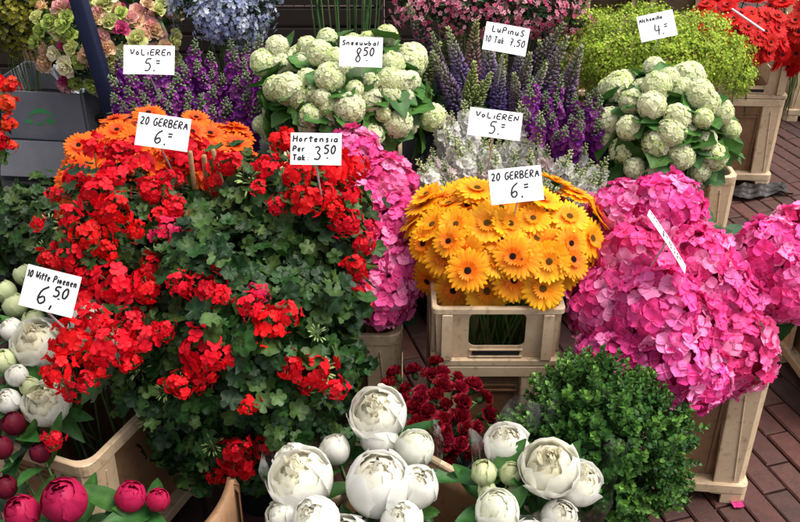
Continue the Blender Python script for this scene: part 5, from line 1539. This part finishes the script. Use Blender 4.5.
def sign(u, v, Z, wpx, hpx, roll, label, lines, right=None, up=None, seed=1, pick=.16):
    """lines: (text, x0, y0, height) in fractions of the card"""
    c = P(u, v, Z); z = depth(c); w, h = wpx * z / F, hpx * z / F; r = random.Random(seed)
    if right is None:
        a = rad(roll)   # clockwise on the picture
        right = RGT * math.cos(a) - UPV * math.sin(a); up = UPV * math.cos(a) + RGT * math.sin(a)
    n = right.cross(up).normalized()
    M = Matrix((right, up, n)).transposed()
    t = thing('price_sign', label, 'price sign', c - up * h / 2, 0, 'handwritten white price signs')
    t.rotation_euler = M.to_euler()
    mb = MB()
    # thin card with a very slight bow
    nx = 10; V = []
    for s in (0, -.0009):
        for i in range(nx + 1):
            x = (i / nx - .5) * w; b = .015 * w * (1 - (2 * i / nx - 1) ** 2)
            V += [(x, 0, s + b), (x, h, s + b)]
    m = 2 * (nx + 1); Fc = [(2 * i, 2 * i + 2, 2 * i + 3, 2 * i + 1) for i in range(nx)] + [(m + 2 * i, m + 2 * i + 1, m + 2 * i + 3, m + 2 * i + 2) for i in range(nx)]
    Fc += [(2 * i, m + 2 * i, m + 2 * i + 2, 2 * i + 2) for i in range(nx)] + [(2 * i + 1, 2 * i + 3, m + 2 * i + 3, m + 2 * i + 1) for i in range(nx)] + [(0, 1, m + 1, m), (2 * nx, m + 2 * nx, m + 2 * nx + 1, 2 * nx + 1)]
    mb.add(np.array(V), Fc); obj('card', mb.mesh('sign_card', M_CARD, False), t)
    mb = MB()
    for tx, fx, fy, fh, *ws in lines:
        wt = ws[1] if len(ws) > 1 else .030
        wsc = ws[0] if ws else .62
        room = (.97 - fx) * w; tw = width_of(tx, fh * h, wsc)
        if tw > room: wsc *= room / tw
        write(mb, tx, (fx - .5) * w, fy * h, fh * h, fh * h * wt * 1.25 * min(1, .35 + wsc) + .0007 * min(1, .35 + wsc), r, wscale=wsc)
    V = np.concatenate(mb.V); V[:, 2] += .015 * w * (1 - np.clip(2 * V[:, 0] / w, -1, 1) ** 2) + .0004
    m2 = MB(); m2.add(V, mb.F); obj('writing', m2.mesh('sign_writing', M_INK, False), t)
    mb = MB(); mi = M.inverted(); e0 = Vector((0, h * .35, -.004)); e1 = Vector((0, h * .02, -.004)); e2 = e1 + mi @ (Vector((0, .10, -.13)) * (pick / .16)); V, Fc = tube([e0, e1, e1.lerp(e2, .5), e2], .0025, .002, 6); mb.add(V, Fc); obj('pick', mb.mesh('sign_pick', M_CLEARPICK, False), t)
    return t
sign(149, 60, .86, 51, 29, 1, 'white card reading Volieren 5 above the left purple stocks', [('VoLiEREn', .13, .66, .20, .85, .05), ('5.=', .42, .12, .42, .6)], seed=1)
sign(163, 132, .91, 53, 33, 8, 'white card reading 20 Gerbera 6 over the orange gerberas', [('20 GERBERA', .05, .66, .23, .66, .05), ('6.=', .36, .12, .42, .6)], seed=2)
sign(361, 52, .92, 43, 30, 2, 'white card reading 8.50 on the centre snowball viburnum', [('Sneeuwbal', .06, .72, .15, .8, .06), ('8', .36, .14, .5, .5), ('50', .56, .38, .27, .62, .05), ('-', .62, .12, .2)], seed=3)
sign(506, 39, .90, 44, 28, 10, 'white card reading Lupinus 10 Tak 7.50 among the lupins', [('LuPinuS', .16, .68, .22, .68, .05), ('10 Tak', .04, .30, .22, .50, .05), ('7,50', .60, .30, .24, .60, .05)], seed=4)
sign(657, 26, .90, 37, 26, -12, 'white card reading 4 on the lime green flowers', [('Alchemilla', .05, .74, .14, .68, .06), ('4.=', .4, .15, .42, .6)], seed=5)
sign(316, 149, .93, 51, 32, 1, 'white card reading Hortensia 3.50 in front of the lilac-pink hydrangeas', [('Hortensia', .05, .72, .19, .78, .05), ('Per', .05, .42, .17, .7, .06), ('Tak:', .05, .14, .17, .72, .06), ('3', .46, .16, .42, .6), ('50', .66, .36, .26, .66, .05), ('-', .7, .12, .2)], seed=6)
sign(495, 124, .84, 53, 28, 7, 'white card reading Volieren 5 among the white stocks', [('VoLiEREN', .12, .68, .20, .86, .05), ('5.=', .40, .14, .44, .6)], seed=7)
sign(516, 185, .80, 53, 35, -6, 'white card reading 20 Gerbera 6 on the yellow gerberas', [('20 GERBERA', .05, .68, .21, .68, .05), ('6.=', .38, .14, .42, .6)], seed=8)
rv9 = (RGT * 36 - UPV * 56).normalized(); pp = (RGT * 56 + UPV * 36).normalized()
upd = (FWD * .88 + pp * .34); upd = (upd - rv9 * upd.dot(rv9)).normalized()
sign(667, 241, .72, 68, 38, 0, 'white card seen nearly edge-on stuck in the right pink hydrangeas', [('Hortensia', .05, .66, .2, .78, .05), ('3.50', .3, .14, .4, .6)], rv9, upd, 9)
sign(50, 291, .76, 55, 42, 14, 'white card reading 10 Witte Pioenen 6.50 on the left white peonies', [('10 Witte Pioenen', .03, .72, .17, .60, .07), ('6,', .30, .14, .46, .58), ('50', .58, .40, .25, .66, .05), ('-', .66, .26, .2)], seed=10)

# white stick across the red gerberas
a, b = P(732, 9, .80), P(764, 31, .76)
mb = MB(); V, Fc = tube([Vector((0, 0, 0)), b - a], .0035, .0035, 6); mb.add(V, Fc)
tag(obj('white_stick', mb.mesh('white_stick', M_CARD), None, a), 'thin white stick lying across the orange-red gerberas', 'stick')

# ================================================================= LIGHT, CAMERA
SUN_EL, SUN_AZ = rad(64), rad(98)      # azimuth measured from +Y towards +X
w = bpy.data.worlds.new('World'); scene.world = w; w.use_nodes = True
nt = w.node_tree; nt.nodes.clear()
sky = nt.nodes.new('ShaderNodeTexSky'); sky.sky_type = 'NISHITA'; sky.sun_disc = False
sky.sun_elevation = SUN_EL; sky.sun_rotation = SUN_AZ; sky.dust_density = 3
bg = nt.nodes.new('ShaderNodeBackground'); bg.inputs['Strength'].default_value = .12
wo = nt.nodes.new('ShaderNodeOutputWorld'); hs = nt.nodes.new('ShaderNodeHueSaturation'); hs.inputs['Saturation'].default_value = .3; nt.links.new(sky.outputs[0], hs.inputs['Color']); nt.links.new(hs.outputs[0], bg.inputs[0]); nt.links.new(bg.outputs[0], wo.inputs[0])
sl = bpy.data.lights.new('sun', 'SUN'); sl.energy = 2.4; sl.angle = rad(40); sl.color = (1, .94, .86)
so = bpy.data.objects.new('sun', sl); COL.objects.link(so)
sd = Vector((math.sin(SUN_AZ) * math.cos(SUN_EL), math.cos(SUN_AZ) * math.cos(SUN_EL), math.sin(SUN_EL)))
so.rotation_euler = basis(sd).to_euler(); so.location = sd * 10

cam = bpy.data.cameras.new('camera'); co = bpy.data.objects.new('camera', cam); COL.objects.link(co)
cam.sensor_width = 36; cam.lens = F / 800 * 36; cam.clip_end = 500; cam.clip_start = .02
co.location = CAM; co.rotation_euler = (PI / 2 - PITCH, 0, 0)
scene.camera = co
scene.view_settings.view_transform = 'Standard'; scene.view_settings.look = 'None'
scene.view_settings.exposure = 1.05; scene.view_settings.gamma = 1
scene.render.engine = 'CYCLES'
cy = scene.cycles
cy.max_bounces = 8; cy.diffuse_bounces = 5; cy.glossy_bounces = 2; cy.transmission_bounces = 3; cy.transparent_max_bounces = 10
cy.use_denoising = True
